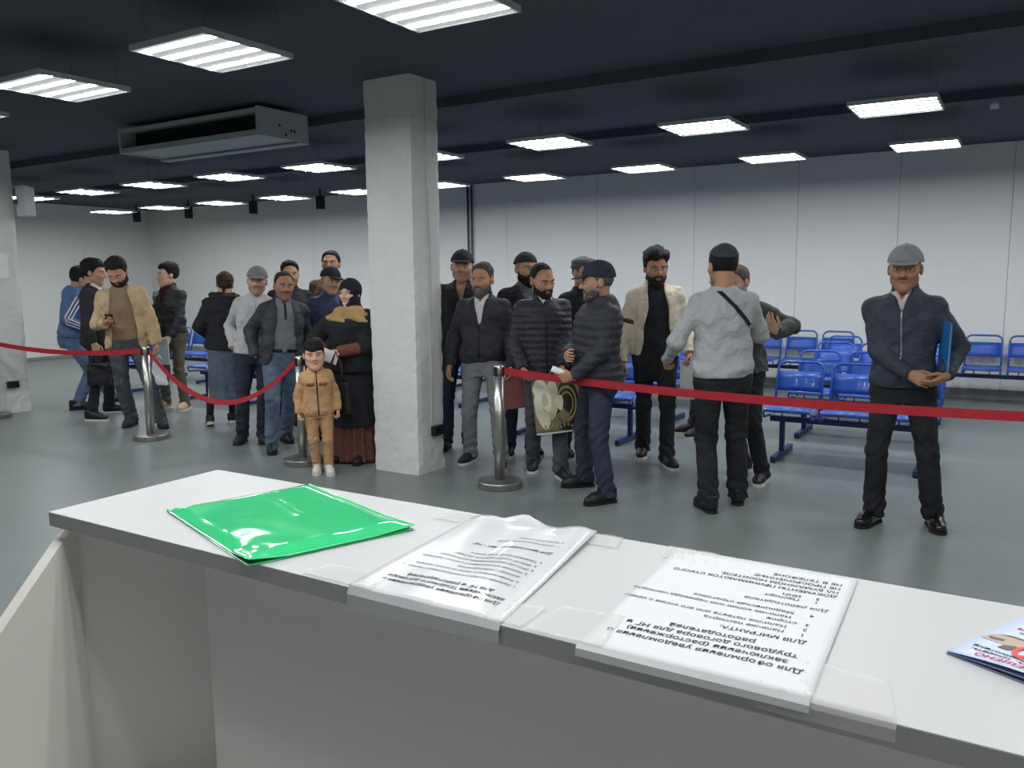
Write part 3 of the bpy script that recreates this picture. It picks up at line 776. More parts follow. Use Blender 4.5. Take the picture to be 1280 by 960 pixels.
def person(S):
    idx = S['id']; rnd = random.Random(idx)
    feet_px = S['feet']; rel = math.radians(S['rel'])
    g0 = np.mean([onz(*q) for q in feet_px], 0)
    rz = math.atan2(-g0[0], g0[1])+rel
    fdir = np.array([math.sin(rz), -math.cos(rz), 0])
    cdir = unit(np.array([-g0[0], -g0[1], 0])); dd = fdir@cdir
    sup = max(.19*dd, -.06*dd, .05)
    ank = [onz(*q)-cdir*sup for q in feet_px]
    o = np.mean(ank, 0); o[2] = 0
    dist = float(np.linalg.norm(o-EYE))
    # stature from the crown's pixel
    hx, hy = S['top']
    zs = np.linspace(.7, 2.2, 601); zt = next(z for z in zs if pixel((o[0], o[1], z))[1] <= hy)
    H = S.get('H') or zt-S.get('crown', .012)
    s = H/(1.75 if not S.get('kid') else 1.87)
    RZ = rotz(rz); rt = np.array([_cy, _sy, 0])
    # sideways offset of the head seen from the camera
    px0 = pixel((o[0], o[1], zt))[0]; off = (hx-px0)/F_PX*(np.array(o-EYE)@FWD)
    off = max(-.34, min(.34, off)); loc = (RZ.T@(rt*off))/s
    sh = S.get('shift', .6)
    pel = np.array([loc[0]*sh, loc[1]*sh, .95]); ln = loc*(1-sh)
    lx, ly = ln[0]/.68, ln[1]/.68
    M = roty(math.atan(lx)) @ rotx(-math.atan(ly)) @ rotx(S.get('lean', 0.)) @ rotz(math.radians(S.get('twist', 0)))
    lx = loc
    wid, dep, belly = S.get('wid', 1.), S.get('dep', 1.), S.get('belly', 0.)
    A = [a*wid for a in TA]; B = [b*dep for b in TB]; Cc = list(TC)
    for i, z in enumerate(TZ):
        w = math.exp(-((z-1.06)/.12)**2)*belly; B[i] += w*.5; Cc[i] -= w*.5; A[i] += w*.3
    A[-1] = TA[-1]; B[-1] = TB[-1]; A[-2] = TA[-2]
    # ankles in body space
    rnk = [RZ.T@(q-o)/s for q in ank]
    if len(rnk) == 2:
        rnk.sort(key=lambda q: q[0]); ft = {-1: rnk[0], 1: rnk[1]}
        if ft[1][0]-ft[-1][0] < .14:
            m_ = (.14-(ft[1][0]-ft[-1][0]))/2; ft[1][0] += m_; ft[-1][0] -= m_
    else: ft = {-1: np.array([-.10, .01, 0]), 1: np.array([.10, -.02, 0])}
    # a child keeps a larger head and shorter legs
    kid = S.get('kid', False); hs = S.get('head', 1.12)*(1.50 if kid else 1.0)
    lz = 0.
    hipw = .088*wid
    maxl = .822
    for k in (-1, 1):
        a = np.array([ft[k][0], ft[k][1], .085+S.get('lift', {}).get(k, 0)]); ft[k] = a
    while True:
        ok = True
        for k in (-1, 1):
            hp_ = np.array([pel[0]+k*hipw, pel[1], .905-lz])
            if np.linalg.norm(hp_-ft[k]) > maxl: ok = False
        if ok or lz > .12: break
        lz += .005
    pel[2] -= lz
    T = lambda p: pel+M@(np.array(p, float)-np.array([0, 0, .95]))
    root = thing('person', S['label'], 'person', tuple(o), rz, S.get('group'))
    h = .0087*min(1.5, max(1., dist/6.))
    # skeleton
    hip, knee = {}, {}
    for k in (-1, 1):
        hip[k] = pel+np.array([k*hipw, .005, -.045])
        knee[k], ft[k] = ik(hip[k], ft[k], .418, .408, (k*.12, -1, 0))
    shw = .167*S.get('shw', wid**.5)
    sho, elb, wri, hdir, hnor = {}, {}, {}, {}, {}
    for k, nm in ((-1, 'R'), (1, 'L')):
        q = S.get(nm, {}); sho[k] = T((k*shw, .012, 1.385))
        tgt = T(q.get('w', (k*.265, -.03, .875)))
        elb[k], wri[k] = ik(sho[k], tgt, .285, .262, M@np.array(q.get('pole', (k*.55, 1., -.1))))
        fd = unit(wri[k]-elb[k]); hdir[k] = unit(M@np.array(q['d'], float)) if 'd' in q else unit(fd+np.array([0, -.08, -.25]))
        hnor[k] = M@np.array(q.get('n', (-k*1., -.15 if 'w' not in q else .0, .15)), float)
    hy_, hpch, hrl = [math.radians(a) for a in S.get('look', (0, 0, 0))]
    HM = M@rotz(hy_)@rotx(hpch)@roty(hrl)
    hfwd = .012*max(0, math.sin(hpch))*3
    HO = T((0, -.008-hfwd, 1.616 if not kid else 1.675))
    sk = np.array(lin(S.get('skin', (176, 132, 106))))
    # ---- body: trunk, limbs, neck, head and hands in one mesh
    VS, QS, TS, FM = [], [], [], []
    def push(V, Q, tint, fm=0):
        n = sum(len(v) for v in VS); VS.append(V); QS.append(np.asarray(Q)+n); TS.append(np.broadcast_to(tint, (len(V), 3))); FM.append(np.full(len(Q), fm))
    lo = np.array([min(v[i] for v in [*wri.values(), *ft.values(), pel, *sho.values(), *elb.values()]) for i in range(3)])-.2; hi = np.array([max(v[i] for v in [*wri.values(), *ft.values(), pel, *sho.values(), *elb.values()]) for i in range(3)])+.2
    lo[2] = .02
    slim = .90
    Fd = Field(lo, hi, .019)
    Fd.add(PROF(pel, M, [.86]+TZ[2:], [A[1]*.8]+[a*slim for a in A[2:]], [B[1]*.8]+[b*slim for b in B[2:]], Cc[1:]))
    for k in (-1, 1):
        Fd.add(RC(hip[k], knee[k], .072, .048), .02); Fd.add(RC(knee[k], ft[k]-np.array([0, 0, .02]), .048, .032), .02)
        Fd.add(RC(T((0, .012, 1.43)), sho[k], .045, .048), .03); Fd.add(RC(sho[k], elb[k], .046, .036), .02); Fd.add(RC(elb[k], wri[k], .036, .025), .02)
        tdir = rotz(math.radians(k*S.get('toe', 12)))@np.array([0, -1, 0])
        Fd.add(RC(ft[k]-np.array([0, 0, .045]), ft[k]+tdir*.12-np.array([0, 0, .052]), .03, .026), .02)
    V, Q = Fd.mesh(); push(V, Q, sk)
    # head and neck
    hh = .0046*min(1.6, max(1., dist/5.5))
    nb = T((0, .022, 1.43))
    lo = np.minimum(HO-.17*hs, nb-.09); hi = np.maximum(HO+.17*hs, nb+.09)
    Fh = Field(lo, hi, hh)
    L_, S_, N_ = head_prims(S.get('face', 1.))
    for p, k in L_: Fh.add(hp(p, HO, HM, hs), k*hs)
    Fh.add(RC(HO+HM@np.array([0, .030, -.055])*hs, nb, .056*S.get('neck', 1.), .062*S.get('neck', 1.)), .022)
    for p, k in S_: g = hp(p, HO, HM, hs); Fh.carve(g[0], g[1], g[2], k)
    for p, k in N_: Fh.add(hp(p, HO, HM, hs), k)
    V, Q = Fh.mesh()
    q = ((V-HO)@HM)/hs
    t = np.tile(sk, (len(V), 1))
    def blend(w, c): nonlocal t; w = np.clip(w, 0, 1)[:, None]; t = t*(1-w)+np.array(c)*w
    lipc = sk*np.array([.80, .55, .55]); 
    fr = q[:, 1] < -.05
    blend(fr*np.exp(-(q[:, 0]/.023)**4-((q[:, 2]+.0655)/.0105)**4)*.75, lipc)
    blend(fr*np.exp(-(q[:, 0]/.022)**4-((q[:, 2]+.0655)/.0022)**2)*.7, sk*.25)
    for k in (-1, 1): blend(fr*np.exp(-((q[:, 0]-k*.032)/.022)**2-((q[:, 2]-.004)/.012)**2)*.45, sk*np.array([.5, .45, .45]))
    hc = np.array(lin(HAIR[S.get('hc', 'dark')]))
    st = S.get('stubble', .25)
    jaw = (q[:, 1] < .02)*np.clip((-.030-q[:, 2]+.25*np.clip(q[:, 1]+.07, 0, 1))/.02, 0, 1)*np.clip((q[:, 2]+.13)/.02, 0, 1)
    lipm = np.exp(-(q[:, 0]/.026)**4-((q[:, 2]+.066)/.012)**4)
    blend(jaw*(1-lipm)*(q[:, 2] < -.04)*st, hc)
    blend(fr*np.exp(-(q[:, 0]/.030)**4-((q[:, 2]+.049)/.007)**2)*max(st, S.get('mous', 0)), hc)
    # eyebrows and a cropped scalp
    for k in (-1, 1): blend(fr*np.exp(-((q[:, 0]-k*.033)/.021)**4-((q[:, 2]-.0235+abs(0)*.1)/.0052)**2)*.9, hc)
    if S.get('scalp', 0) > 0:
        zl = np.interp(q[:, 1], [-.13, -.07, -.035, 0., .03, .13], [.085, .080, .03, -.01, -.05, -.075]); blend(np.clip((q[:, 2]-zl)/.012, 0, 1)*S['scalp'], hc)
    push(V, Q, t)
    for k in (-1, 1):
        V, Q = sphere_q(HO+HM@np.array([k*.032, -.0815, .003])*hs, np.array([.0135, .010, .0062])*hs, HM, 6); push(V, Q, sk, 1)
        gx = S.get('gaze', 0.)
        V, Q = sphere_q(HO+HM@np.array([k*.032+gx, -.0885, .0032])*hs, np.array([.0056, .0042, .0054])*hs, HM, 5); push(V, Q, sk, 2)
    # hands
    hsz = S.get('hand', .97)*(1.0 if not kid else 1.05)
    for k, nm in ((-1, 'R'), (1, 'L')):
        sp = S.get(nm, {})
        if sp.get('hide'): continue
        Wp = wri[k]
        Fk = Field(Wp-.22, Wp+.22, max(.0040, hh*.85)) if False else None
        ps = hand_prims(Wp, hdir[k], hnor[k], k, sp.get('curl', .45), hsz, sp.get('thumb', .3))
        lo = np.min([p[0][1] for p in ps], 0)-.012; hi = np.max([p[0][2] for p in ps], 0)+.012
        bk = Wp-unit(wri[k]-elb[k])*.05; lo = np.minimum(lo, bk-.04); hi = np.maximum(hi, bk+.04)
        Fk = Field(lo, hi, max(.0036, hh*.78))
        Fk.add(RC(bk, Wp+hdir[k]*.01, .027, .0225))
        for p, kk in ps: Fk.add(p, kk)
        V, Q = Fk.mesh(); push(V, Q, sk*.93)
    to_mesh('body', np.concatenate(VS), np.concatenate(QS), [M_skin, M_eye, M_iris], root, s, np.concatenate(TS), np.concatenate(FM))

    # ---- trousers / skirt
    bt = S.get('bottom')
    if bt:
        fit = bt.get('fit', 1.); low = bt.get('low', .045)
        top = bt.get('top', 1.01)
        lo = np.array([min(ft[-1][0], ft[1][0], hip[-1][0], knee[-1][0])-.17, min(ft[-1][1], ft[1][1], knee[-1][1], knee[1][1], pel[1])-.20, low-.02]); hi = np.array([max(ft[-1][0], ft[1][0], hip[1][0], knee[1][0])+.17, max(ft[-1][1], ft[1][1], pel[1])+.20, top+.05])
        Ft = Field(lo, hi, h)
        zz = [.80, .86, .93, 1.0, 1.06]
        ai = [np.interp(z, TZ, A)+.010 for z in zz]; bi = [np.interp(z, TZ, B)+.010 for z in zz]; ci = [np.interp(z, TZ, Cc) for z in zz]
        ai[0] *= .9; bi[0] *= .95
        Ft.add(PROF(pel, M if abs(S.get('lean', 0)) < .1 else I3, zz, ai, bi, ci))
        for k in (-1, 1):
            kn, an = knee[k], ft[k]; d = unit(an-kn)
            Ft.add(RC(hip[k]-np.array([0, 0, .02]), kn, .093*fit*(.6+.4*wid), .066*fit), .035)
            Ft.add(RC(kn, np.array([an[0], an[1]+.008, low-.03]), .066*fit, .062*fit*bt.get('hem', 1.)), .02)
        fo = folds(idx*7+1, .0045, 17.); ph = rnd.uniform(0, 6)
        def wr(x, y, z):
            wk = np.exp(-((z-.50)/.09)**2)+1.3*np.exp(-((z-.12)/.10)**2)+.5*np.exp(-((z-.84)/.06)**2)
            return fo(x, y, z)*(.5+.8*wk)-.0045*wk*np.sin(75*z+ph+9*x+7*np.sin(14*x+9*y))
        Ft.shift(wr)
        Ft.keep(lambda x, y, z: np.maximum(low-z, z-(top+pel[2]-.95))+0*x+0*y)
        V, Q = Ft.mesh(); tr = to_mesh('trousers', V, Q, bt['m'], root, s)
        if 'belt' in bt:
            zz = [.985, 1.022]; Fb = Field(pel-np.array([.26, .24, .02]), pel+np.array([.26, .24, .12]), h*.8)
            Fb.add(PROF(pel, M, zz, [np.interp(z, TZ, A)+.016 for z in zz], [np.interp(z, TZ, B)+.016 for z in zz], [np.interp(z, TZ, Cc) for z in zz])); V, Q = Fb.mesh()
            bl = to_mesh('belt', V, Q, mat('black_leather', (20, 20, 22), .35), root, s)
            yb = Fb.front(pel[0], pel[2]+.055)
            if yb: MB().box(-.022, .022, -.004, .004, -.018, .018, Matrix.Translation(np.array([pel[0], yb-.003, pel[2]+.053])*s)@Matrix.Scale(s, 4)).build('buckle', M_steel, bl, bevel=.002)
    sk_ = S.get('skirt')
    if sk_:
        zl = sk_['low']; n = sk_.get('pleats', 9); amp = sk_.get('amp', .012); fl = sk_.get('flare', 1.15)
        zz = [zl, .55, .80, .93, 1.03]; aw = [.17*fl*wid, .175*(.5+.5*fl)*wid, .178*wid, .176*wid, .150*wid]; bw = [.145*fl, .145*(.5+.5*fl), .135, .130, .118]
        ph = rnd.uniform(0, 6)
        def wav(x, y, z): th = np.arctan2(y, x); return amp*np.clip((.95-z)/.5, 0, 1)*np.sin(n*th+ph+1.5*np.sin(3*th+z*3))
        Fs = Field(pel+np.array([-.36, -.34, zl-.97]), pel+np.array([.36, .36, .12]), h)
        Fs.add(PROF(pel, I3, zz, aw, bw, [.01]*5, 2.1, wav)); Fs.shift(folds(idx*3, .004, 14))
        V, Q = Fs.mesh(); to_mesh(sk_.get('name', 'skirt'), V, Q, sk_['m'], root, s)
        if 'hemband' in sk_:
            hb = sk_['hemband']
            zz = [hb['low'], zl+.10]; Fs = Field(pel+np.array([-.36, -.34, hb['low']-.97]), pel+np.array([.36, .36, zl-.8]), h)
            Fs.add(PROF(pel, I3, zz, [.160*fl*wid, .138*fl*wid], [.138*fl, .118*fl], [.01]*2, 2.1, lambda x, y, z: .014*np.sin(15*np.arctan2(y, x)+ph))); V, Q = Fs.mesh(); to_mesh('underskirt', V, Q, hb['m'], root, s)
        if 'socks' in sk_:
            for k in (-1, 1): MB().tube([tuple((knee[k]*.3+ft[k]*.7)*s+np.array([0, 0, .1])), tuple(ft[k]*s)], [.045*s, .036*s], 12).build('sock', sk_['socks'], root, smooth=True)
    # ---- shoes
    so = S.get('shoes', {}); M_up = so.get('m', M_blackp); M_so = so.get('sole', mat('sole_dark', (24, 24, 24), .7)); chunky = so.get('chunky', 0.)
    for k in (-1, 1):
        d = rotz(math.radians(k*S.get('toe', 12)))
        pt = math.radians(S.get('pitch', {}).get(k, 0)); d = d@rotx(pt)
        O = ft[k]-d@np.array([0, 0, .085]) if pt else np.array([ft[k][0], ft[k][1], 0])
        ks = 1.0 if not kid else 1.28
        P = lambda p: O+d@(np.array(p)*ks)
        Fx = Field(O-np.array([.30, .30, .06]), O+np.array([.30, .30, .20]), h*.62)
        for a, b, ra, rb, kk in (((0, .035, .046), (0, -.11, .038), .040, .044, 0), ((0, -.11, .038), (.004*k, -.155, .032), .044, .036, .02), ((0, .02, .085), (0, -.10, .052), .042, .034, .025), ((0, .03, .05), (0, .03, .10), .038, .044, .02)):
            Fx.add(RC(P(a), P(b), ra*ks, rb*ks), kk)
        iz = d[:, 2]; lowf = .016
        Fx.keep(lambda x, y, z: lowf-((x-O[0])*iz[0]+(y-O[1])*iz[1]+(z-O[2])*iz[2]))
        Fx.keep(lambda x, y, z: ((x-O[0])*iz[0]+(y-O[1])*iz[1]+(z-O[2])*iz[2])-.118*ks)
        V, Q = Fx.mesh(); shoe = to_mesh('shoe', V, Q, M_up, root, s)
        wv = [(.078, .012), (.07, .028), (.045, .039), (.0, .038), (-.05, .039), (-.10, .047), (-.14, .046), (-.175, .034), (-.192, .016)]
        ring = [(w_, y_) for y_, w_ in wv]+[(-w_, y_) for y_, w_ in reversed(wv)]
        b = MB(); n = len(ring); th = .020+chunky
        for z in (0, th):
            for x_, y_ in ring: b.v.append(tuple(P((x_*(1.05 if z == 0 else 1.03), y_, z))*s))
        b.f = [tuple(range(n)), tuple(range(2*n-1, n-1, -1))]+[(i, (i+1) % n, n+(i+1) % n, n+i) for i in range(n)]
        b.build('sole', M_so, shoe)
        if so.get('lace') is not None:
            lb = MB()
            for i in range(4):
                y_ = -.045-.022*i; z_ = .105-.012*i
                lb.tube([tuple(P((-.026, y_, z_-.012))*s), tuple(P((0, y_-.004, z_-.002))*s), tuple(P((.026, y_, z_-.012))*s)], .0032*s, 5)
            lb.build('laces', so['lace'], shoe)

    # ---- tops
    fields = {}
    for gi, G in enumerate(S.get('tops', [])):
        inf = G.get('inf', .014); hem = G.get('hem', .90); sl = G.get('sleeve', True); slen = G.get('slen', 1.)
        loose = G.get('loose', 0.)
        ztop = G.get('ztop', 1.475)
        pts = [sho[-1], sho[1], T((0, 0, hem)), T((.2, 0, 1.1)), T((-.2, 0, 1.1)), T((0, 0, 1.53))]
        if sl: pts += [elb[-1], elb[1], wri[-1], wri[1]]
        lo = np.min(pts, 0)-.15; hi = np.max(pts, 0)+.15; lo[2] = max(lo[2], T((0, 0, hem))[2]-.08)
        if sl: lo[2] = min(lo[2], wri[-1][2]-.06, wri[1][2]-.06)
        hi[2] = T((0, 0, 1.60))[2]
        Fg = Field(lo, hi, h)
        zz = [hem-.02, hem+.05]+[z for z in (1.0, 1.08, 1.16, 1.24, 1.32, 1.38, 1.42) if z > hem+.06]+[1.455, ztop]
        ai = [np.interp(z, TZ, A)+inf+loose*(1 if z < 1.3 else .4) for z in zz]; bi = [np.interp(z, TZ, B)+inf+loose*(1 if z < 1.3 else .4) for z in zz]; ci = [np.interp(z, TZ, Cc) for z in zz]
        ai[-1] = .074; bi[-1] = .070; ai[-2] = min(ai[-2], .105)
        if G.get('rib'): ai[0] -= .012; bi[0] -= .012; ai[1] += .006; bi[1] += .006
        Fg.add(PROF(pel, M, zz, ai, bi, ci))
        ar = G.get('arm', 1.)
        for k in (-1, 1):
            Fg.add(RC(T((k*.02, .012, 1.435)), sho[k], .044+inf*.5*(0 if gi < len(S['tops'])-1 else 1), .046+inf*.6*(0 if gi < len(S['tops'])-1 else 1)), .045)
            if sl:
                E_, W_ = elb[k], wri[k]; W2 = E_+(W_-E_)*min(1.02, slen) if slen > 0 else None
                Fg.add(RC(sho[k], E_, (.050+inf*.62)*ar, (.042+inf*.7)*ar), .03)
                if slen > 0: Fg.add(RC(E_, W2, (.043+inf*.75)*ar, (.029+inf*.62)*ar*G.get('cuff', 1.), True), .015)
        if G.get('puff'):
            pf = G['puff']; per = 2*math.pi/G.get('pitch', .055)
            def pw(x, y, z):
                u = z-.25*0*y; return -pf*(np.abs(np.sin(per*u*.5+.35*np.sin(11*x+7*y)))-.55)
            Fg.shift(pw); Fg.shift(folds(idx+gi*5, .004, 22))
        elif gi < len(S['tops'])-1:
            Fg.shift(folds(idx*5+gi, .003, 15.))
        else:
            fa = folds(idx*5+gi*11+2, G.get('fold', .0062)*1.25, 17.); fb = folds(idx*9+gi*3, G.get('fold', .0062)*.75, 36.)
            Fg.shift(lambda x, y, z: fa(x, y, z)+fb(x, y, z))
        # keep above the hem, but let the sleeves hang below it
        hz = T((0, 0, hem)); up = M[:, 2]
        def hemcut(x, y, z):
            d = (hz[0]-x)*up[0]+(hz[1]-y)*up[1]+(hz[2]-z)*up[2]
            lx_ = (x-pel[0])*M[0][0]+(y-pel[1])*M[1][0]+(z-pel[2])*M[2][0]
            return d
        if not sl or all(np.linalg.norm((wri[k]-hz)*np.array([1, 1, 0])) < 9 and (wri[k]-hz)@up > 0 for k in (-1, 1)): Fg.keep(hemcut)
        # collars
        col = G.get('collar')
        nk = T((0, .018, 1.49))
        if col == 'stand': Fg.add(PROF(pel, M, [1.44, 1.475, 1.53], [.088, .078, .074], [.084, .076, .072], [.010, .014, .012]), .012)
        if col == 'fold':
            Fg.add(PROF(pel, M, [1.435, 1.47, 1.505], [.100, .085, .068], [.094, .080, .066], [.004, .012, .016]), .01)
        if col == 'rib': Fg.add(PROF(pel, M, [1.45, 1.49], [.078, .066], [.076, .066], [.012, .015]), .01)
        if col == 'high': Fg.add(PROF(pel, M, [1.43, 1.48, 1.555], [.096, .086, .082], [.092, .086, .082], [.008, .014, .014]), .014)
        if col == 'hood':
            for a in np.linspace(-2.1, 2.1, 9):
                Fg.add(ELL(T((.082*math.sin(a), .020+.075*math.cos(a), 1.475+.012*math.cos(a))), (.036, .036, .040)), .03)
            Fg.add(ELL(T((0, .115, 1.42)), (.085, .05, .075), M), .03)
        # front opening
        if 'open' in G:
            zo = np.array([q[0] for q in G['open']]); wo = np.array([q[1] for q in G['open']]); xo = G.get('xo', 0.)
            def wedge(x, y, z):
                px, py, pz = x-pel[0], y-pel[1], z-pel[2]
                X = px*M[0][0]+py*M[1][0]+pz*M[2][0]; Y = px*M[0][1]+py*M[1][1]+pz*M[2][1]; Z = px*M[0][2]+py*M[1][2]+pz*M[2][2]+.95
                w = np.interp(Z.ravel(), zo, wo).reshape(Z.shape)
                return np.maximum(np.maximum(np.abs(X-xo+.006*np.sin(23*Z))-w, Y+.012), np.where(w > .001, -1., 1.)*.05)
            c0 = T((0, -.12, 1.2)); Fg.carve(wedge, c0-np.array([.16, .16, .36]), c0+np.array([.16, .16, .36]))
        V, Q = Fg.mesh(); gm = to_mesh(G['name'], V, Q, G['m'], root, s); fields[G['name']] = Fg
        def ribbon(name, path, w, m, side=-1, offv=.0035, horiz=False):
            l, r = [], []
            for x, z in path:
                y = Fg.front(x, z, side)
                if y is None: continue
                dx, dz = (0, w/2) if horiz else (w/2, 0)
                y1 = Fg.front(x-dx, z-dz, side) or y; y2 = Fg.front(x+dx, z+dz, side) or y
                l.append(tuple(np.array([x-dx, y1+side*offv, z-dz])*s)); r.append(tuple(np.array([x+dx, y2+side*offv, z+dz])*s))
            if len(l) > 1: o_ = MB().strip(l, r).build(name, m, gm, smooth=True); solid(o_, .002)
        if G.get('zip'):
            za, zb = G.get('zipz', (hem+.01, 1.47)); p0, p1 = T((G.get('xo', 0), 0, za)), T((G.get('xo', 0), 0, zb))
            ribbon('zip', [(p0[0]+(p1[0]-p0[0])*u, p0[2]+(p1[2]-p0[2])*u) for u in np.linspace(0, 1, 24)], G.get('zipw', .011), G['zip'])
        for rb in G.get('ribbons', []):
            q = [T((a, 0, b_)) for a, b_ in rb['path']]; pth = []
            for a, b_ in zip(q, q[1:]):
                for u in np.linspace(0, 1, 12): pth.append(((a+(b_-a)*u)[0], (a+(b_-a)*u)[2]))
            ribbon(rb['name'], pth, rb['w'], rb['m'], rb.get('side', -1), rb.get('off', .0035), rb.get('horiz', False))
        for st_ in G.get('sleeve_stripes', []):
            k = st_['side']
            a, e_, w_ = sho[k], elb[k], wri[k]; ra, re_, rw = (.053+inf*.75)*ar+.002, (.043+inf*.75)*ar+.002, (.029+inf*.62)*ar+.002
            for an in st_['angles']:
                l, r = [], []
                for u in np.linspace(.02, 1.85, 34):
                    if u < 1: c_ = a+(e_-a)*u; rr = ra+(re_-ra)*u; dr = unit(e_-a)
                    else: c_ = e_+(w_-e_)*(u-1); rr = re_+(rw-re_)*(u-1); dr = unit(w_-e_)
                    x_ = unit(np.cross(dr, (0, 1, 0)))*(-1 if np.cross(dr, (0, 1, 0))[0]*k < 0 else 1); y_ = np.cross(dr, x_)
                    for lst, da in ((l, -.10), (r, .10)):
                        lst.append(tuple((c_+(x_*math.cos(an+da)+y_*math.sin(an+da))*(rr+.022))*s))
                o_ = MB().strip(l, r).build('stripe', st_['m'], gm, smooth=True); solid(o_, .003)
        for bd in G.get('armbands', []):
            k = bd['side']; u = bd['u']; c_ = sho[k]+(elb[k]-sho[k])*u; dr = unit(elb[k]-sho[k]); rr = ((.053+inf*.75)*(1-u)+(.043+inf*.75)*u)*ar+.006
            x_ = unit(np.cross(dr, (0, 1, 0))); y_ = np.cross(dr, x_)
            l, r = [], []
            for a_ in np.linspace(0, 2*math.pi, 33):
                q = x_*math.cos(a_)*rr+y_*math.sin(a_)*rr; l.append(tuple((c_+q-dr*bd['w']/2)*s)); r.append(tuple((c_+q+dr*bd['w']/2)*s))
            o_ = MB().strip(l, r).build('stripe', bd['m'], gm, smooth=True); solid(o_, .003)
        if G.get('fur'):
            Fu = Field(T((0, .05, 1.46))-.25, T((0, .05, 1.46))+.25, h*.8)
            for a in np.linspace(-2.5, 2.5, 13): Fu.add(ELL(T((.125*math.sin(a), .035+.075*math.cos(a), 1.475+.015*math.cos(a))), (.040, .040, .042)), .02)
            n1, n2 = folds(idx, .009, 90.), folds(idx+3, .008, 160.); Fu.shift(lambda x, y, z: n1(x, y, z)+n2(x, y, z))
            V, Q = Fu.mesh(); to_mesh('fur_trim', V, Q, G['fur'], gm, s)
    # ---- hair, beard, hats
    def headfield(fn, hres, R=.17, c=(0, 0, 0)):
        cc = HO+HM@(np.array(c)*hs); Fq = Field(cc-R*hs, cc+R*hs, hres)
        g, a, b_ = LOC(HO, HM, lambda x, y, z: fn(x/hs, y/hs, z/hs)*hs, c, R*hs); Fq.D = g(*Fq.xyz((slice(None),)*3)).astype(f32); return Fq
    cran = ELL((0, .014, .032), (.076, .097, .088))[0]
    hr = S.get('hair')
    if hr:
        inf = hr.get('inf', .009); fz = hr.get('front', .084); nz = hr.get('nape', -.075); top = hr.get('top', 0.); n1 = folds(idx+40, hr.get('rough', .0025), 95.); n2 = folds(idx+41, hr.get('rough', .0025), 45.)
        ys = [-.14, -.066, -.036, -.005, .03, .13]; zl = [fz, fz-.002, hr.get('temple', .042), hr.get('side', -.022), nz*.75, nz]
        def hf(x, y, z):
            m = np.interp((y+0*x+0*z).ravel(), ys, zl).reshape((y+0*x+0*z).shape)+.010*np.sin(60*x+idx)*hr.get('jag', .4)
            m = m+hr.get('recede', .012)*np.exp(-((np.abs(x)-.052)/.02)**2)*np.clip((-.02-y)/.03, 0, 1)
            e = np.clip((z-m)/hr.get('soft', .022), 0, 1); e = e*(2-e)
            th = inf*e*(hr.get('sides', .5)+(1-hr.get('sides', .5))*np.clip((z-.02)/.06, 0, 1))+top*e*np.clip((z-.05)/.06, 0, 1)
            d = cran(x, y, z)-th+.005*(1-e)
            return np.maximum(d+(n1(x, y, z)+n2(x, y, z))*e, (m-.006-z)*.8)
        Fq = headfield(hf, hh*.95, .16, (0, .01, .03))
        if hr.get('bun'):
            Fq.add(ELL(HO+HM@np.array([0, .115, .0]), (.036, .032, .04), HM), .012); Fq.add(RC(HO+HM@np.array([0, .115, -.02]), HO+HM@np.array([0, .10, -.085]), .025, .012), .01)
        V, Q = Fq.mesh(); to_mesh('hair', V, Q, hairmat(S.get('hc', 'dark')), root, s)
    bd = S.get('beard')
    if bd:
        th = bd.get('t', .010); ln_ = bd.get('len', .0); n1 = folds(idx+50, .0022, 110.)
        Lp = [hp(p, np.zeros(3), I3) for p, k in head_prims(S.get('face', 1.))[0][1:5]]
        mo = ELL((0, -.10, -.0665), (.021, .03, .0095))[0]; ch = ELL((0, -.068, -.105-ln_*.6), (.034, .028, .028+ln_))[0]; mu = RC((-.025, -.084, -.053), (.025, -.084, -.053), .010, .010)[0]
        def bf(x, y, z):
            line = np.interp((y+0*x+0*z).ravel(), [-.12, -.075, -.03, .0, .02], [-.052, -.050, -.030, .0, .02]).reshape((y+0*x+0*z).shape)
            e = np.clip((line-z)/.022, 0, 1)*np.clip((.016-y)/.02, 0, 1)
            d = np.minimum.reduce([p[0](x, y, z) for p in Lp])-th*e-.004+.008*(1-e)
            d = np.minimum(d, ch(x, y, z)); d = np.maximum(d, np.maximum(z-line, y-.012))
            d = np.minimum(d, mu(x, y, z)) if bd.get('mous', True) else d
            return np.maximum(d+n1(x, y, z), -mo(x, y, z))
        Fq = headfield(bf, hh*.95, .13, (0, -.04, -.07)); V, Q = Fq.mesh(); to_mesh('beard', V, Q, hairmat(bd.get('c', S.get('hc', 'dark'))), root, s)
    ht = S.get('hat')
    if ht:
        kd = ht['kind']; inf = ht.get('inf', .016); zc = ht.get('z', .040); tl = ht.get('tilt', .12)
        if kd == 'flat':
            e1 = ELL((0, .0, .085), (.094, .118, .040))[0]
            def cf(x, y, z): return np.maximum(np.minimum(e1(x, y, z), cran(x, y, z)-.014), .048-z-tl*y)
        else:
            tp = ht.get('top', .0)
            def cf(x, y, z): return np.maximum(cran(x, y, z)-inf-tp*np.clip((z-.06)/.05, 0, 1), zc-z-tl*y)
        Fq = headfield(cf, hh*.95, .17, (0, .0, .05))
        if kd == 'beanie':
            n1 = folds(idx+3, .002, 60.); Fq.shift(n1)
        V, Q = Fq.mesh(); hat = to_mesh('cap' if kd != 'beanie' else 'beanie', V, Q, ht['m'], root, s)
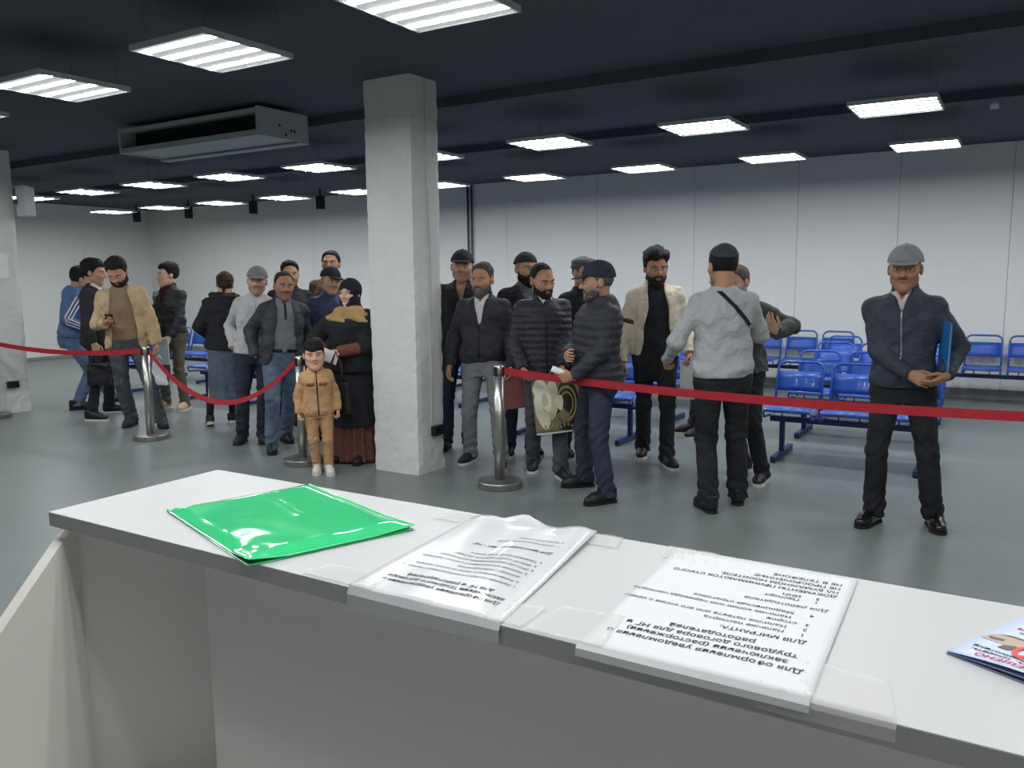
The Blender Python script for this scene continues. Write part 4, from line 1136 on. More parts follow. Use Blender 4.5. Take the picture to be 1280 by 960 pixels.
        if kd in ('cap', 'flat'):
            yaw = rotz(math.radians(ht.get('turn', 0)))
            b1 = ELL((0, -.075, zc+.005), (.072, .100, .05))[0]
            def bf(x, y, z):
                cu = zc+.012-1.6*x*x-.22*(-y-.085)-ht.get('drop', 0)*(-y-.085)
                return np.maximum(np.maximum(((x/.073)**2+((y+.085)/.083)**2)**.5*.073-.073, np.abs(z-cu)-.0042), y+.062)
            sc_ = .8 if kd == 'flat' else 1.
            Fb = headfield(lambda x, y, z: bf(x, (y+.075)/sc_-.075, z), hh*.75, .14, (0, -.11, .03)); V, Q = Fb.mesh(); to_mesh('brim', V, Q, ht.get('bm', ht['m']), hat, s)
            if kd == 'cap':
                V, Q = sphere_q(HO+HM@np.array([0, .014, .032+.088+inf+ht.get('top', 0)])*hs, np.array([.008, .008, .004]), HM, 5); to_mesh('button', V, Q, ht['m'], hat, s)
    if S.get('hijab'):
        hj = S['hijab']; face = ELL((0, -.105, -.022), (.054, .07, .074))[0]; n1 = folds(idx, .003, 26.)
        jw = ELL((0, -.02, -.06), (.080, .085, .085))[0]; nk_ = RC((0, .025, -.08), (0, .035, -.20), .078, .098)[0]
        def jf(x, y, z):
            d = cran(x, y, z)-.018; b_ = jw(x, y, z); d = np.minimum(d, b_)-np.maximum(.03-np.abs(d-b_), 0)**2/.12
            b_ = nk_(x, y, z); d = np.minimum(d, b_)-np.maximum(.03-np.abs(d-b_), 0)**2/.12
            return np.maximum(d+n1(x, y, z), -face(x, y, z))
        Fq = headfield(jf, hh, .25, (0, 0, -.06)); V, Q = Fq.mesh(); to_mesh('headscarf', V, Q, hj['m'], root, s)
        # patterned shawl round the shoulders
        Fq = Field(T((0, 0, 1.42))-.30, T((0, 0, 1.42))+.28, h*.9); wv_ = lambda x, y, z: .010*np.sin(70*z+9*x+3*np.sin(8*x+5*y))
        Fq.add(PROF(pel, M, [1.35, 1.39, 1.43, 1.48, 1.51], [.235, .232, .20, .125, .09], [.150, .150, .135, .105, .085], [-.01, -.01, -.005, .0, .005], 2.1, wv_)); V, Q = Fq.mesh(); to_mesh('shawl', V, Q, hj['shawl'], root, s)
    info = dict(root=root, s=s, wri=wri, hdir=hdir, hnor=hnor, elb=elb, T=T, M=M, pel=pel, HO=HO, HM=HM, rz=rz, o=o, H=H, dist=dist, fields=fields, sho=sho)
    def world(p): return o+RZ@(np.array(p)*s)
    info['world'] = world; info['dirw'] = lambda d: RZ@np.array(d, float)
    print('person %-3s at (%.2f, %.2f) H %.2f off %.2f dist %.1f' % (idx, o[0], o[1], H, off, dist))
    return info

# ------------------------------------------------------------------ the queue
BLK = cloth((46, 47, 51)); BLK2 = cloth((38, 39, 43)); NAVY = cloth((48, 52, 66)); DJEAN = cloth((52, 57, 72), .9, .5, 70, .2); JEAN = cloth((92, 106, 126), .9, .5, 70, .28); BJEAN = cloth((84, 104, 132), .9, .5, 70, .25)
GJEAN = cloth((124, 125, 128), .9, .5, 70, .15); CHAR = cloth((76, 78, 82), .9, .4, 60, .15); PUFF = cloth((50, 52, 58), .5, .25, 30, .08); LEATH = cloth((46, 46, 49), .42, .3, 40, .08)
WHITE = cloth((214, 212, 206)); M_zip = mat('zip_metal', (150, 150, 150), .4, metal=.7); M_zipk = mat('zip_dark', (16, 16, 18), .5)
SOLE_W = mat('sole_white', (205, 203, 196), .6); SHOE_K = mat('shoe_black', (24, 24, 26), .5); SHOE_L = mat('shoe_leather', (18, 18, 20), .25, coat=.3); LACE_W = mat('lace_white', (210, 208, 200), .8)
TANSKIN, FAIR, DARKSK = (190, 146, 118), (214, 176, 150), (166, 122, 96)
def jk(name, m, **k): return dict(name=name, m=m, **k)
PEOPLE = [
 dict(id=1, label='man in a blue track jacket with white sleeve stripes and jeans', feet=[(96, 513), (142, 503)], top=(89, 315), rel=98, wid=1.06, dep=1.12, H=1.82, lean=.10, skin=TANSKIN, hc='black', hair=dict(inf=.014, top=.006, front=.07), look=(6, 8, 0), shift=1.4,
      bottom=dict(m=BJEAN, fit=1.02), shoes=dict(m=SHOE_K), R=dict(w=(-.22, -.13, 1.06), pole=(-.25, 1., -.3), curl=.9), L=dict(w=(.16, -.25, 1.06), curl=.9),
      tops=[jk('track_jacket', cloth((84, 112, 150), .7, .3, 30), inf=.024, hem=.93, collar='hood', rib=1, sleeve_stripes=[dict(side=k_, angles=(-.55, -.15, .25), m=cloth((208, 210, 212))) for k_ in (-1, 1)])]),
 dict(id=2, label='young man in black suit jacket carrying a black bag', feet=[(115, 527), (138, 517)], top=(114, 322), rel=68, skin=TANSKIN, hc='black', hair=dict(inf=.02, front=.056, top=.01, rough=.004), look=(8, 6, 0), stubble=.05,
      bottom=dict(m=BLK2, fit=.86), shoes=dict(m=SHOE_K, sole=SOLE_W), R=dict(w=(-.27, -.08, .86), curl=1.1), wid=.95,
      tops=[jk('shirt', WHITE, inf=.006, sleeve=False, hem=1.0, collar='fold', open=[(1.44, 0), (1.52, .02)]), jk('suit_jacket', BLK, inf=.018, hem=.82, open=[(1.22, 0), (1.30, .02), (1.49, .07)], collar='fold')]),
 dict(id=3, label='bearded man in brown sweatshirt and open tan jacket looking at his phone', feet=[(166, 535), (203, 537)], top=(146, 318), rel=-8, skin=TANSKIN, hc='dark', hair=dict(inf=.018, top=.012, rough=.004, front=.07), look=(-12, 32, 0), beard=dict(t=.012, len=.012), shift=.75,
      bottom=dict(m=CHAR, fit=1.08), shoes=dict(m=mat('shoe_grey', (48, 48, 50), .7)), toe=16, R=dict(w=(-.13, -.27, 1.12), curl=.85, d=(.6, -.7, .25), n=(.1, .35, 1)), L=dict(w=(.28, -.08, .86), curl=.8), wid=1.06,
      tops=[jk('sweatshirt', cloth((142, 118, 92)), inf=.012, sleeve=False, hem=.93, rib=1, collar='rib', loose=.01), jk('jacket', cloth((192, 166, 130), .85, .6, 26, .16), inf=.034, hem=.88, open=[(.86, .125), (1.2, .115), (1.45, .075), (1.55, .07)], collar='stand', fold=.008)]),
 dict(id=4, label='young man in black jacket and olive trousers holding a pale blue folder', feet=[(209, 512), (233, 514)], top=(209, 328), rel=-42, skin=FAIR, hc='black', hair=dict(inf=.018, top=.01, front=.062), look=(-32, 0, 0), stubble=0, shift=.7,
      bottom=dict(m=cloth((92, 89, 76)), fit=.92), shoes=dict(m=mat('shoe_beige', (196, 172, 140), .7), sole=SOLE_W), R=dict(w=(-.02, -.24, .90), curl=1.), L=dict(w=(.16, -.22, .90), curl=1.),
      tops=[jk('shirt', cloth((70, 30, 30)), inf=.006, sleeve=False, hem=1.0, collar='fold'), jk('jacket', LEATH, inf=.022, hem=.90, collar='stand', open=[(1.28, 0), (1.33, .02), (1.52, .065)])]),
 dict(id=5, label='woman with a hair bun in black fur-hooded jacket and long denim skirt, back turned', feet=[(263, 533), (291, 529)], top=(280, 338), rel=172, skin=FAIR, hc='brown', hair=dict(inf=.014, bun=1, nape=-.09), look=(0, 0, 0), pitch={1: 18, -1: 0}, stubble=0, wid=1.02,
      skirt=dict(m=cloth((96, 108, 122), .9, .5, 60, .12), low=.30, flare=1.05, pleats=5, amp=.008, socks=BLK2), shoes=dict(m=SHOE_K, sole=SOLE_W, chunky=.014), R=dict(w=(-.18, -.16, 1.0), hide=1), L=dict(w=(.18, -.16, 1.0), hide=1),
      tops=[jk('jacket', BLK, inf=.036, hem=.88, collar='hood', fur=mat('fur_brown', (58, 48, 42), .95, var=.4, vscale=90), fold=.007)]),
 dict(id=6, label='elderly man in grey cap, pale grey shirt and navy trousers', feet=[(316, 557)], top=(320, 330), rel=-6, skin=TANSKIN, hc='grey', scalp=.5, hat=dict(kind='cap', m=cloth((128, 127, 127)), z=.036, tilt=.05), crown=.03, beard=None, stubble=.35, mous=.2,
      bottom=dict(m=NAVY, fit=1.0), shoes=dict(m=mat('shoe_grey', (48, 48, 50), .7)), R=dict(w=(-.21, -.02, .96), curl=.8, hide=1), L=dict(w=(.20, .05, .96), hide=1),
      tops=[jk('shirt', cloth((182, 182, 182)), inf=.016, hem=.90, collar='fold', loose=.016, fold=.008, open=[(1.45, 0), (1.52, .018)], zip=mat('placket', (160, 160, 160), .8), zipz=(.92, 1.45))]),
 dict(id=8, label='dark-haired man in black jacket standing behind the grey-polo man', feet=[(357, 534)], top=(361, 325), rel=5, skin=TANSKIN, hc='black', hair=dict(inf=.012, top=.008), stubble=.4, bottom=dict(m=DJEAN), shoes=dict(m=SHOE_K), shift=.9, tops=[jk('jacket', BLK, inf=.024, hem=.90, collar='stand')]),
 dict(id=7, label='man in grey polo, belted blue jeans and open dark jacket', feet=[(340, 570), (357, 556)], top=(353, 333), rel=10, skin=DARKSK, hc='brown', hair=dict(inf=.008, front=.096, temple=.062, side=-.012, recede=.02, sides=.3), look=(4, 2, 0), stubble=.35, belly=.03, wid=1.04, crown=.008, toe=8,
      bottom=dict(m=JEAN, fit=1.05, belt=1), shoes=dict(m=SHOE_K), R=dict(w=(-.25, .0, .93), curl=.8, hide=1), L=dict(w=(.25, .02, .93), hide=1),
      tops=[jk('polo_shirt', cloth((116, 118, 124)), inf=.012, hem=.99, sleeve=False, collar='fold', open=[(1.42, 0), (1.52, .02)], ribbons=[dict(name='placket', path=[(0, 1.30), (0, 1.45)], w=.02, m=cloth((36, 37, 42)))]),
            jk('jacket', cloth((58, 60, 67), .65, .4, 30), inf=.032, hem=.86, collar='stand', open=[(.85, .13), (1.1, .10), (1.4, .075), (1.55, .07)], fold=.008)]),
 dict(id=10, label='tall man in brown jacket behind the man in the black cap', feet=[(418, 524)], top=(413, 313), rel=-12, skin=DARKSK, hc='black', hair=dict(inf=.014), stubble=.4, look=(0, -6, 0), bottom=dict(m=BLK), shoes=dict(m=SHOE_K), tops=[jk('jacket', cloth((112, 82, 66)), inf=.024, hem=.88, collar='fold', open=[(1.25, 0), (1.3, .02), (1.5, .06)])]),
 dict(id=9, label='man in black cap and navy jacket tilting his head beside the woman', feet=[(416, 550)], top=(412, 331), rel=12, skin=TANSKIN, hc='black', scalp=.6, hat=dict(kind='cap', m=cloth((40, 41, 46)), z=.036), crown=.03, stubble=.15, look=(14, 4, 8), shift=.55,
      bottom=dict(m=DJEAN), shoes=dict(m=SHOE_L), L=dict(w=(.2, -.1, .95), hide=1), tops=[jk('jacket', cloth((54, 64, 92), .65, .35, 30), inf=.026, hem=.88, collar='stand', fold=.007)]),
 dict(id=11, label='woman in black headscarf, gold shawl and long black coat with rust sleeves', feet=[(441, 582)], top=(437, 346), rel=-26, skin=FAIR, hc='dark', stubble=0, look=(-8, 2, 0), crown=.02, wid=1.12, dep=1.12, head=1.06, toe=8,
      hijab=dict(m=BLK2, shawl=cloth((176, 146, 98), .8, .4, 40, .35)), skirt=dict(m=BLK2, low=.36, flare=1.25, pleats=7, amp=.012, name='coat_skirt', hemband=dict(low=.02, m=cloth((104, 68, 58)))), shoes=dict(m=SHOE_K),
      R=dict(w=(-.17, -.24, 1.10), pole=(-.9, .3, -.3), d=(-.6, -.6, -.1), curl=.5, n=(0, .3, -1)), L=dict(w=(-.02, -.25, 1.08), pole=(.8, .3, -.5), d=(-.9, -.25, -.2), curl=.8, n=(0, .6, -.6)),
      tops=[jk('dress', cloth((122, 76, 62)), inf=.012, hem=1.0, arm=1.12, cuff=1.3, fold=.007), jk('coat', BLK2, inf=.036, hem=.88, sleeve=True, slen=0., arm=1.22)]),
 dict(id=12, label='small boy in mustard tracksuit and white trainers standing before the queue', feet=[(397, 597), (412, 598)], top=(392, 424), rel=2, kid=True, skin=(214, 168, 140), hc='black', hair=dict(inf=.014, front=.030, top=.004, jag=.9, side=-.03, recede=0., soft=.010), stubble=0, toe=6, face=1.06, gaze=0,
      bottom=dict(m=cloth((186, 146, 106)), fit=1.12, hem=.92, low=.09), shoes=dict(m=mat('trainer_white', (206, 202, 194), .6), sole=SOLE_W, chunky=.012, lace=LACE_W), wid=1.14, dep=1.2, shw=.96,
      tops=[jk('hooded_jacket', cloth((190, 150, 110)), inf=.026, hem=.84, collar='hood', rib=1, zip=M_zipk, zipw=.016, cuff=1.12, arm=1.12, fold=.006, ribbons=[dict(name='embroidery', path=[(.03, 1.285), (.14, 1.285)], w=.045, m=cloth((146, 96, 52)), horiz=True), dict(name='embroidery', path=[(-.14, 1.285), (-.03, 1.285)], w=.045, m=cloth((146, 96, 52)), horiz=True)])], R=dict(curl=1.1), L=dict(curl=1.1)),
 dict(id=13, label='man in black cap and black coat behind the grey-haired man', feet=[(572, 566)], top=(577, 310), rel=-4, skin=TANSKIN, hc='black', scalp=.5, hat=dict(kind='cap', m=cloth((42, 43, 48)), z=.038), crown=.03, stubble=.2, bottom=dict(m=DJEAN, fit=1.0), shoes=dict(m=SHOE_K), wid=1.04, face=1.08,
      tops=[jk('coat', BLK2, inf=.032, hem=.80, collar='fold', open=[(1.3, 0), (1.36, .02), (1.5, .06)])]),
 dict(id=14, label='grey-haired bearded man in black zip jacket and grey jeans', feet=[(588, 583), (628, 591)], top=(603, 327), rel=-16, skin=(186, 140, 112), hc='salt', hair=dict(inf=.008, front=.096, temple=.055, side=-.015, top=.010, rough=.004, recede=.018, sides=.3), beard=dict(t=.007, len=.0, c='grey'), look=(-10, 2, 0), wid=1.08, belly=.025, crown=.012, shift=.55,
      bottom=dict(m=GJEAN, fit=1.02, top=1.0), shoes=dict(m=SHOE_K, sole=SOLE_W), R=dict(w=(-.30, -.04, .88), curl=.55), L=dict(w=(.27, -.12, .88), curl=.9),
      tops=[jk('shirt', WHITE, inf=.008, sleeve=False, hem=1.05, collar='fold', open=[(1.42, 0), (1.52, .03)]), jk('jacket', cloth((50, 51, 56), .7, .3, 30), inf=.028, hem=.94, rib=1, collar='stand', open=[(1.24, 0), (1.27, .015), (1.50, .062)], zip=M_zipk, zipz=(.95, 1.24))]),
 dict(id=15, label='man in dark beanie and dark coat behind the puffer-jacket man', feet=[(650, 573)], top=(657, 314), rel=14, skin=(190, 142, 114), hc='dark', scalp=.4, hat=dict(kind='beanie', m=cloth((48, 49, 56)), z=.044, inf=.012), beard=dict(t=.008, len=.004), look=(14, 0, 0), crown=.02, wid=1.06, bottom=dict(m=DJEAN), shoes=dict(m=SHOE_K, sole=SOLE_W),
      tops=[jk('sweater', cloth((96, 98, 100)), inf=.010, sleeve=False, hem=1.0, collar='fold'), jk('coat', BLK, inf=.03, hem=.84, collar='fold', open=[(1.3, 0), (1.36, .03), (1.5, .075)])]),
 dict(id=17, label='man in grey flat cap and black jacket behind the navy-capped man', feet=[(715, 573)], top=(729, 320), rel=40, skin=TANSKIN, hc='grey', hair=dict(inf=.008, nape=-.06), hat=dict(kind='flat', m=cloth((98, 102, 104))), crown=.012, bottom=dict(m=DJEAN), shoes=dict(m=SHOE_K, sole=SOLE_W), tops=[jk('jacket', BLK2, inf=.028, hem=.86, collar='fold')]),
 dict(id=16, label='short-haired man in black quilted puffer jacket looking down, holding a floral bag', feet=[(666, 593), (702, 605)], top=(677, 325), rel=10, skin=(184, 138, 110), hc='dark', hair=dict(inf=.004, front=.106, temple=.066, side=-.01, recede=.022, rough=.001, sides=.3), scalp=.3, beard=dict(t=.006, len=.0), look=(24, 16, -4), crown=.008,
      bottom=dict(m=CHAR, fit=.98), shoes=dict(m=SHOE_K, sole=SOLE_W), R=dict(w=(-.20, -.18, .92), curl=.9), L=dict(w=(.10, -.26, .93), curl=1.1),
      tops=[jk('shirt', WHITE, inf=.006, sleeve=False, hem=1.05, collar='fold'), jk('puffer_jacket', PUFF, inf=.034, hem=.88, collar='stand', puff=.009, pitch=.052, zip=M_zipk, open=[(1.42, 0), (1.45, .015), (1.52, .04)])]),
 dict(id=18, label='man in navy cap and dark padded jacket in profile, holding rolled paper', feet=[(731, 611), (759, 632)], top=(748, 321), rel=-68, skin=(186, 138, 110), hc='grey', hair=dict(inf=.008, nape=-.065), hat=dict(kind='cap', m=cloth((48, 52, 64)), z=.034, tilt=.10, top=.006), crown=.032, beard=dict(t=.004), look=(-14, 4, 0), wid=1.06, dep=1.1, belly=.03, toe=8,
      bottom=dict(m=DJEAN, fit=1.04), shoes=dict(m=SHOE_K, sole=mat('sole_dark', (24, 24, 24), .7)), L=dict(w=(.13, -.24, .94), pole=(.8, .8, -.4), d=(-.35, -.8, -.15), curl=1.15, n=(-.8, .1, .1)), R=dict(w=(.02, -.25, 1.08), pole=(-.8, .2, -.6), d=(.9, -.25, .0), curl=.4, n=(0, 1, 0)),
      tops=[jk('padded_jacket', cloth((54, 56, 63), .6, .35, 30), inf=.034, hem=.86, collar='hood', puff=.007, pitch=.06)]),
 dict(id=22, label='person in dark jacket by the benches, mostly hidden behind the grey-sweatshirt man', feet=[(870, 546)], top=(902, 330), H=1.66, rel=-60, skin=TANSKIN, hc='black', hair=dict(inf=.014), bottom=dict(m=BLK), shoes=dict(m=SHOE_K, sole=SOLE_W), shift=1., tops=[jk('jacket', NAVY, inf=.026, hem=.86, collar='stand')]),
 dict(id=19, label='young bearded man in open cream jacket over a long black shirt', feet=[(811, 575), (825, 589)], top=(820, 305), rel=8, skin=(178, 130, 104), hc='dark', hair=dict(inf=.014, top=.026, front=.066, rough=.007, temple=.04, jag=1.), beard=dict(t=.007, len=.006), look=(6, 8, 0), crown=.035, toe=14, neck=1.05,
      bottom=dict(m=BLK, fit=.98), shoes=dict(m=SHOE_K, sole=SOLE_W, lace=LACE_W), R=dict(w=(-.27, -.06, .86), curl=.9), L=dict(w=(.25, -.17, .93), curl=1.),
      tops=[jk('long_shirt', BLK2, inf=.010, hem=.70, sleeve=False, collar='rib', loose=.006), jk('jacket', cloth((206, 196, 174), .85, .25, 40, .06), inf=.036, hem=.93, collar='high', open=[(.92, .13), (1.15, .10), (1.35, .075), (1.48, .06), (1.58, .075)], fold=.008, armbands=[dict(side=1, u=.66, w=.012, m=cloth((150, 40, 44))), dict(side=1, u=.72, w=.012, m=BLK2), dict(side=-1, u=.66, w=.012, m=cloth((150, 40, 44))), dict(side=-1, u=.72, w=.012, m=BLK2)])]),
 dict(id=21, label='grey-bearded man in dark green jacket holding a hand to his chest', feet=[(953, 610), (930, 596)], top=(923, 326), rel=-28, skin=TANSKIN, hc='salt', hair=dict(inf=.010), beard=dict(t=.014, len=.035, c='white'), look=(-8, 8, 0), wid=1.04, shift=.7,
      bottom=dict(m=BLK2, fit=1.), shoes=dict(m=SHOE_K, sole=SOLE_W, lace=BLK2, chunky=.008), L=dict(w=(.43, -.24, 1.24), pole=(1., .9, -.35), d=(-.35, -.2, .9), curl=.3, n=(0, 1, 0)), R=dict(w=(-.2, -.15, .95), hide=1),
      tops=[jk('jacket', cloth((66, 73, 69), .7, .4, 30), inf=.030, hem=.90, collar='hood', fold=.008, loose=.01)]),
 dict(id=20, label='man in light grey sweatshirt with a black crossbody strap, back turned', feet=[(886, 642), (922, 632)], top=(905, 302), rel=-168, skin=(186, 140, 112), hc='black', hair=dict(inf=.009, nape=-.055, rough=.001), hat=dict(kind='beanie', m=cloth((66, 68, 74)), z=.075, inf=.012, tilt=.30), crown=.016, wid=1.0, look=(10, 4, 0), shift=.75, toe=14,
      bottom=dict(m=cloth((40, 41, 45)), fit=1.06), shoes=dict(m=SHOE_K), L=dict(w=(.33, -.20, 1.0), pole=(.5, .9, -.6), curl=.9), R=dict(w=(-.06, -.27, 1.15), pole=(-.9, .2, -.5), hide=1),
      tops=[jk('sweatshirt', cloth((176, 177, 178), .9, .3, 60, .05), inf=.018, hem=.90, rib=1, collar='rib', loose=.014, fold=.007, ribbons=[dict(name='bag_strap', side=1, path=[(.045, 1.46), (-.05, 1.36), (-.17, 1.22)], w=.034, m=BLK2, off=.006)])]),
 dict(id=23, label='smiling man in grey cap and navy zip jacket with a blue folder', feet=[(1089, 664), (1167, 669)], top=(1134, 300), rel=-6, skin=(176, 128, 100), hc='dark', scalp=.4, hat=dict(kind='cap', m=cloth((146, 146, 148)), z=.036, tilt=.06), crown=.03, mous=.75, stubble=.12, wid=1.02, toe=18, look=(2, 2, 2), face=1.02,
      bottom=dict(m=cloth((40, 41, 44)), fit=1.0), shoes=dict(m=SHOE_L), R=dict(w=(.06, -.215, .995), pole=(-1., .35, -.1), d=(.85, -.25, -.35), curl=.55, n=(.1, .9, -.2)), L=dict(w=(.25, -.19, .99), pole=(.45, .8, -.2), d=(-.75, -.45, -.45), curl=.4, n=(-.2, .5, .8)),
      tops=[jk('shirt', cloth((206, 196, 192)), inf=.008, sleeve=False, hem=1.05, collar='fold', open=[(1.42, 0), (1.52, .03)]), jk('zip_jacket', cloth((60, 64, 75), .7, .35, 30), inf=.026, hem=.90, rib=1, collar='stand', open=[(1.36, 0), (1.385, .012), (1.52, .052)], zip=M_zip, zipz=(1.08, 1.37), zipw=.012)]),
]
INFO = {}
for S in PEOPLE: INFO[S['id']] = person(S)

# ------------------------------------------------------------------ things held and carried
def frame(o, x, y, z):
    m = Matrix.Identity(4)
    for i in range(3): m[i][0] = x[i]; m[i][1] = y[i]; m[i][2] = z[i]; m[i][3] = o[i]
    return m
def grip(p, k, d=.085, n=.02):
    I = INFO[p]; w = I['wri'][k]+I['hdir'][k]*d+unit(I['hnor'][k]-I['hdir'][k]*(I['hnor'][k]@I['hdir'][k]))*n
    return I['world'](w)
def bodyaxes(p):
    I = INFO[p]; return I['dirw']((1, 0, 0)), I['dirw']((0, 1, 0)), np.array([0, 0, 1.])
# phone of the bearded man
I = INFO[3]; c = grip(3, -1, .075, .024); X, Y, Z = bodyaxes(3)
t = thing('mobile_phone', 'black mobile phone in the hand of the bearded man', 'phone')
zz = unit(Z*.75+Y*.65); yy = unit(np.cross(zz, X)); t.matrix_world = frame(c, X, yy, zz)
MB().box(-.037, .037, -.077, .077, -.004, .004).build('case', M_blackp, t, bevel=.003)
MB().box(-.034, .034, -.072, .072, .0041, .0048).build('screen', mat('screen_glass', (16, 18, 22), .08), t)
# white plastic bag of the bearded man
def sack(name, label, cat, c, X, Y, w, h, d, m, mh, handle=.08, taper=.9, fold=.006, seed=1, parts=()):
    t = thing(name, label, cat); t.matrix_world = frame(c, X, Y, (0, 0, 1))
    n1 = folds(seed, fold, 22.)
    Fq = Field((-w/2-.04, -d/2-.04, -h-.03), (w/2+.04, d/2+.04, .03), .010)
    def fn(x, y, z):
        k = np.clip(-z/h, 0, 1); W_ = w/2*(taper+(1-taper)*k); D_ = d/2*(.25+.75*np.sqrt(np.clip(k, 0, 1)))
        return np.maximum(np.maximum(np.abs(x)-W_, np.abs(y)-D_), np.maximum(z, -h-z))
    Fq.D = fn(*Fq.xyz((slice(None),)*3)).astype(f32); Fq.shift(n1)
    V, Q = Fq.mesh(); b = to_mesh('bag_body', V, Q, m, t, 1.)
    for y in (-d*.12, d*.12):
        MB().tube([(-w*.22, y, -.01), (-w*.17, y, handle*.6), (0, 0, handle), (w*.17, y, handle*.6), (w*.22, y, -.01)], .006, 6).build('handle', mh, t, smooth=True)
    return t
c = grip(3, 1, .10, .02); X, Y, Z = bodyaxes(3)
sack('plastic_bag', 'crumpled white plastic bag hanging from the bearded man\'s hand', 'bag', c-Z*.06, X, Y, .20, .26, .05, mat('white_film', (206, 206, 208), .35, bump=.5, bscale=30), mat('white_film', (206, 206, 208), .35), .06, .35, .012, 5)
# black bag of the young man in the suit
c = grip(2, -1, .09, .015); X, Y, Z = bodyaxes(2)
t = sack('hand_bag', 'black bag with short handles carried by the suited young man', 'bag', c-Z*.12, Y, -X, .24, .25, .10, mat('black_leather', (20, 20, 22), .35), mat('black_leather', (20, 20, 22), .35), .12, .95, .004, 7)
MB().box(-.11, .11, -.055, -.05, -.045, -.035).build('zip', M_zip, t)
# pale blue folder
c = INFO[4]['world']((INFO[4]['wri'][-1]+INFO[4]['wri'][1])/2+(INFO[4]['hdir'][-1]+INFO[4]['hdir'][1])*.045); X, Y, Z = bodyaxes(4)
t = thing('paper_folder', 'pale blue folder held low by the young man in olive trousers', 'folder'); t.matrix_world = frame(c-Z*.10-Y*.01, X, Y, Z)
MB().box(-.11, .11, -.004, .000, -.14, .15).build('front_cover', mat('pale_blue', (176, 196, 204), .5), t, bevel=.001)
MB().box(-.112, .118, .001, .005, -.15, .16).build('papers', M_paper, t)
MB().box(-.11, .11, .0055, .009, -.14, .15).build('back_cover', mat('pale_blue', (176, 196, 204), .5), t, bevel=.001)
# woman's handbag and papers
X, Y, Z = bodyaxes(11); I = INFO[11]
c = I['world'](I['wri'][1]+np.array([.02, -.07, -.26]))
sack('hand_bag', 'black leather handbag hanging from the arm of the woman in black', 'bag', c, X, Y, .24, .26, .09, mat('black_leather', (20, 20, 22), .35), mat('brown_strap', (74, 46, 36), .5), .24, .85, .005, 9)
c = I['world'](I['wri'][1]+I['hdir'][1]*.07+np.array([.02, -.035, -.02]))
t = thing('folded_papers', 'folded white papers in the hand of the woman in black', 'papers'); t.matrix_world = frame(c, unit(X-.35*Z), Y, unit(Z+.35*X))
MB().box(-.07, .07, -.004, .0, -.05, .05).build('sheet', M_paper, t, bevel=.001); MB().box(-.072, .066, .001, .005, -.053, .047).build('sheet', M_paper, t, bevel=.001)
# brown folder of the grey-haired man
c = grip(14, 1, .10, .015); X, Y, Z = bodyaxes(14)
t = thing('document_folder', 'dull red document folder held by the grey-haired man', 'folder'); t.matrix_world = frame(c-Z*.10, unit(X+.15*Z), Y, unit(Z-.15*X))
MB().box(-.11, .12, -.006, -.002, -.14, .12).build('front_cover', mat('folder_red', (116, 66, 62), .4), t, bevel=.001); MB().box(-.11, .12, .002, .006, -.14, .12).build('back_cover', mat('folder_red', (116, 66, 62), .4), t, bevel=.001); MB().box(-.105, .115, -.0015, .0015, -.13, .115).build('papers', M_paper, t)
# floral shopping bag
X, Y, Z = bodyaxes(16); c = grip(16, 1, .10, .015)
fp = INFO[16]['o']+unit(np.array([-INFO[16]['o'][0], -INFO[16]['o'][1], 0]))*.30
dep = (fp-EYE)@FWD; q = ray(694, 474); c = EYE+q*dep/F_PX
rt3 = np.array([_cy, _sy, 0.]); Xb = unit(np.array([_cy, _sy, 0])+.0*Z); Yb = np.array([-_sy, _cy, 0.])
sc_ = dep/F_PX
t = thing('shopping_bag', 'glossy shopping bag printed with a white rose, held by the puffer-jacket man', 'bag'); t.matrix_world = frame(c, Xb, Yb, Z)
M_bagbase = mat('bag_print_base', (136, 122, 94), .3, coat=.3)
w1, w2, hgt = 62*sc_/2, 54*sc_/2, 64*sc_
v, f = [], []
for j in range(9):
    k = j/8
    for y in (-1, 1):
        for i in range(9):
            s = i/8*2-1; z = -hgt*k-(1-s)*.5*hgt*.10*k; x = s*(w1*(1-k)+w2*k)+.02*k; v.append((x, y*(.012+.035*k)*(1-.35*s*s), z))
for j in range(8):
    for y in (0, 1):
        for i in range(8):
            a = j*18+y*9+i; fc = (a, a+1, a+19, a+18); f.append(fc if y == 0 else fc[::-1])
    f.append((j*18, j*18+18, j*18+27, j*18+9)); f.append((j*18+8, j*18+17, j*18+35, j*18+26))
f.append(tuple(8*18+i for i in range(9))+tuple(8*18+17-i for i in range(9)))
body = pyd('bag_body', v, f, M_bagbase, t, smooth=True)
def bagpt(s, k, e): z = -hgt*k-(1-s)*.5*hgt*.10*k; return (s*(w1*(1-k)+w2*k)+.02*k, -(.012+.035*k)*(1-.35*s*s)-e, z)
def bagpoly(name, pts, e, m):
    cx = sum(p[0] for p in pts)/len(pts); cy_ = sum(p[1] for p in pts)/len(pts); V_ = [bagpt(cx, cy_, e)]; n = len(pts)
    for fr in (.5, 1.): V_ += [bagpt(cx+(a-cx)*fr, cy_+(b-cy_)*fr, e) for a, b in pts]
    F_ = [(0, 1+i, 1+(i+1) % n) for i in range(n)]+[(1+i, 1+n+i, 1+n+(i+1) % n, 1+(i+1) % n) for i in range(n)]
    pyd(name, V_, F_, m, t, smooth=True)
M_pet = [mat('print_petal_%d' % i, c_, .35, coat=.3) for i, c_ in enumerate(((226, 222, 192), (214, 210, 174), (236, 233, 212), (200, 195, 152)))]
M_pdk = mat('print_dark', (38, 34, 30), .35, coat=.3); M_pgd = mat('print_gold', (156, 140, 98), .35, coat=.3)
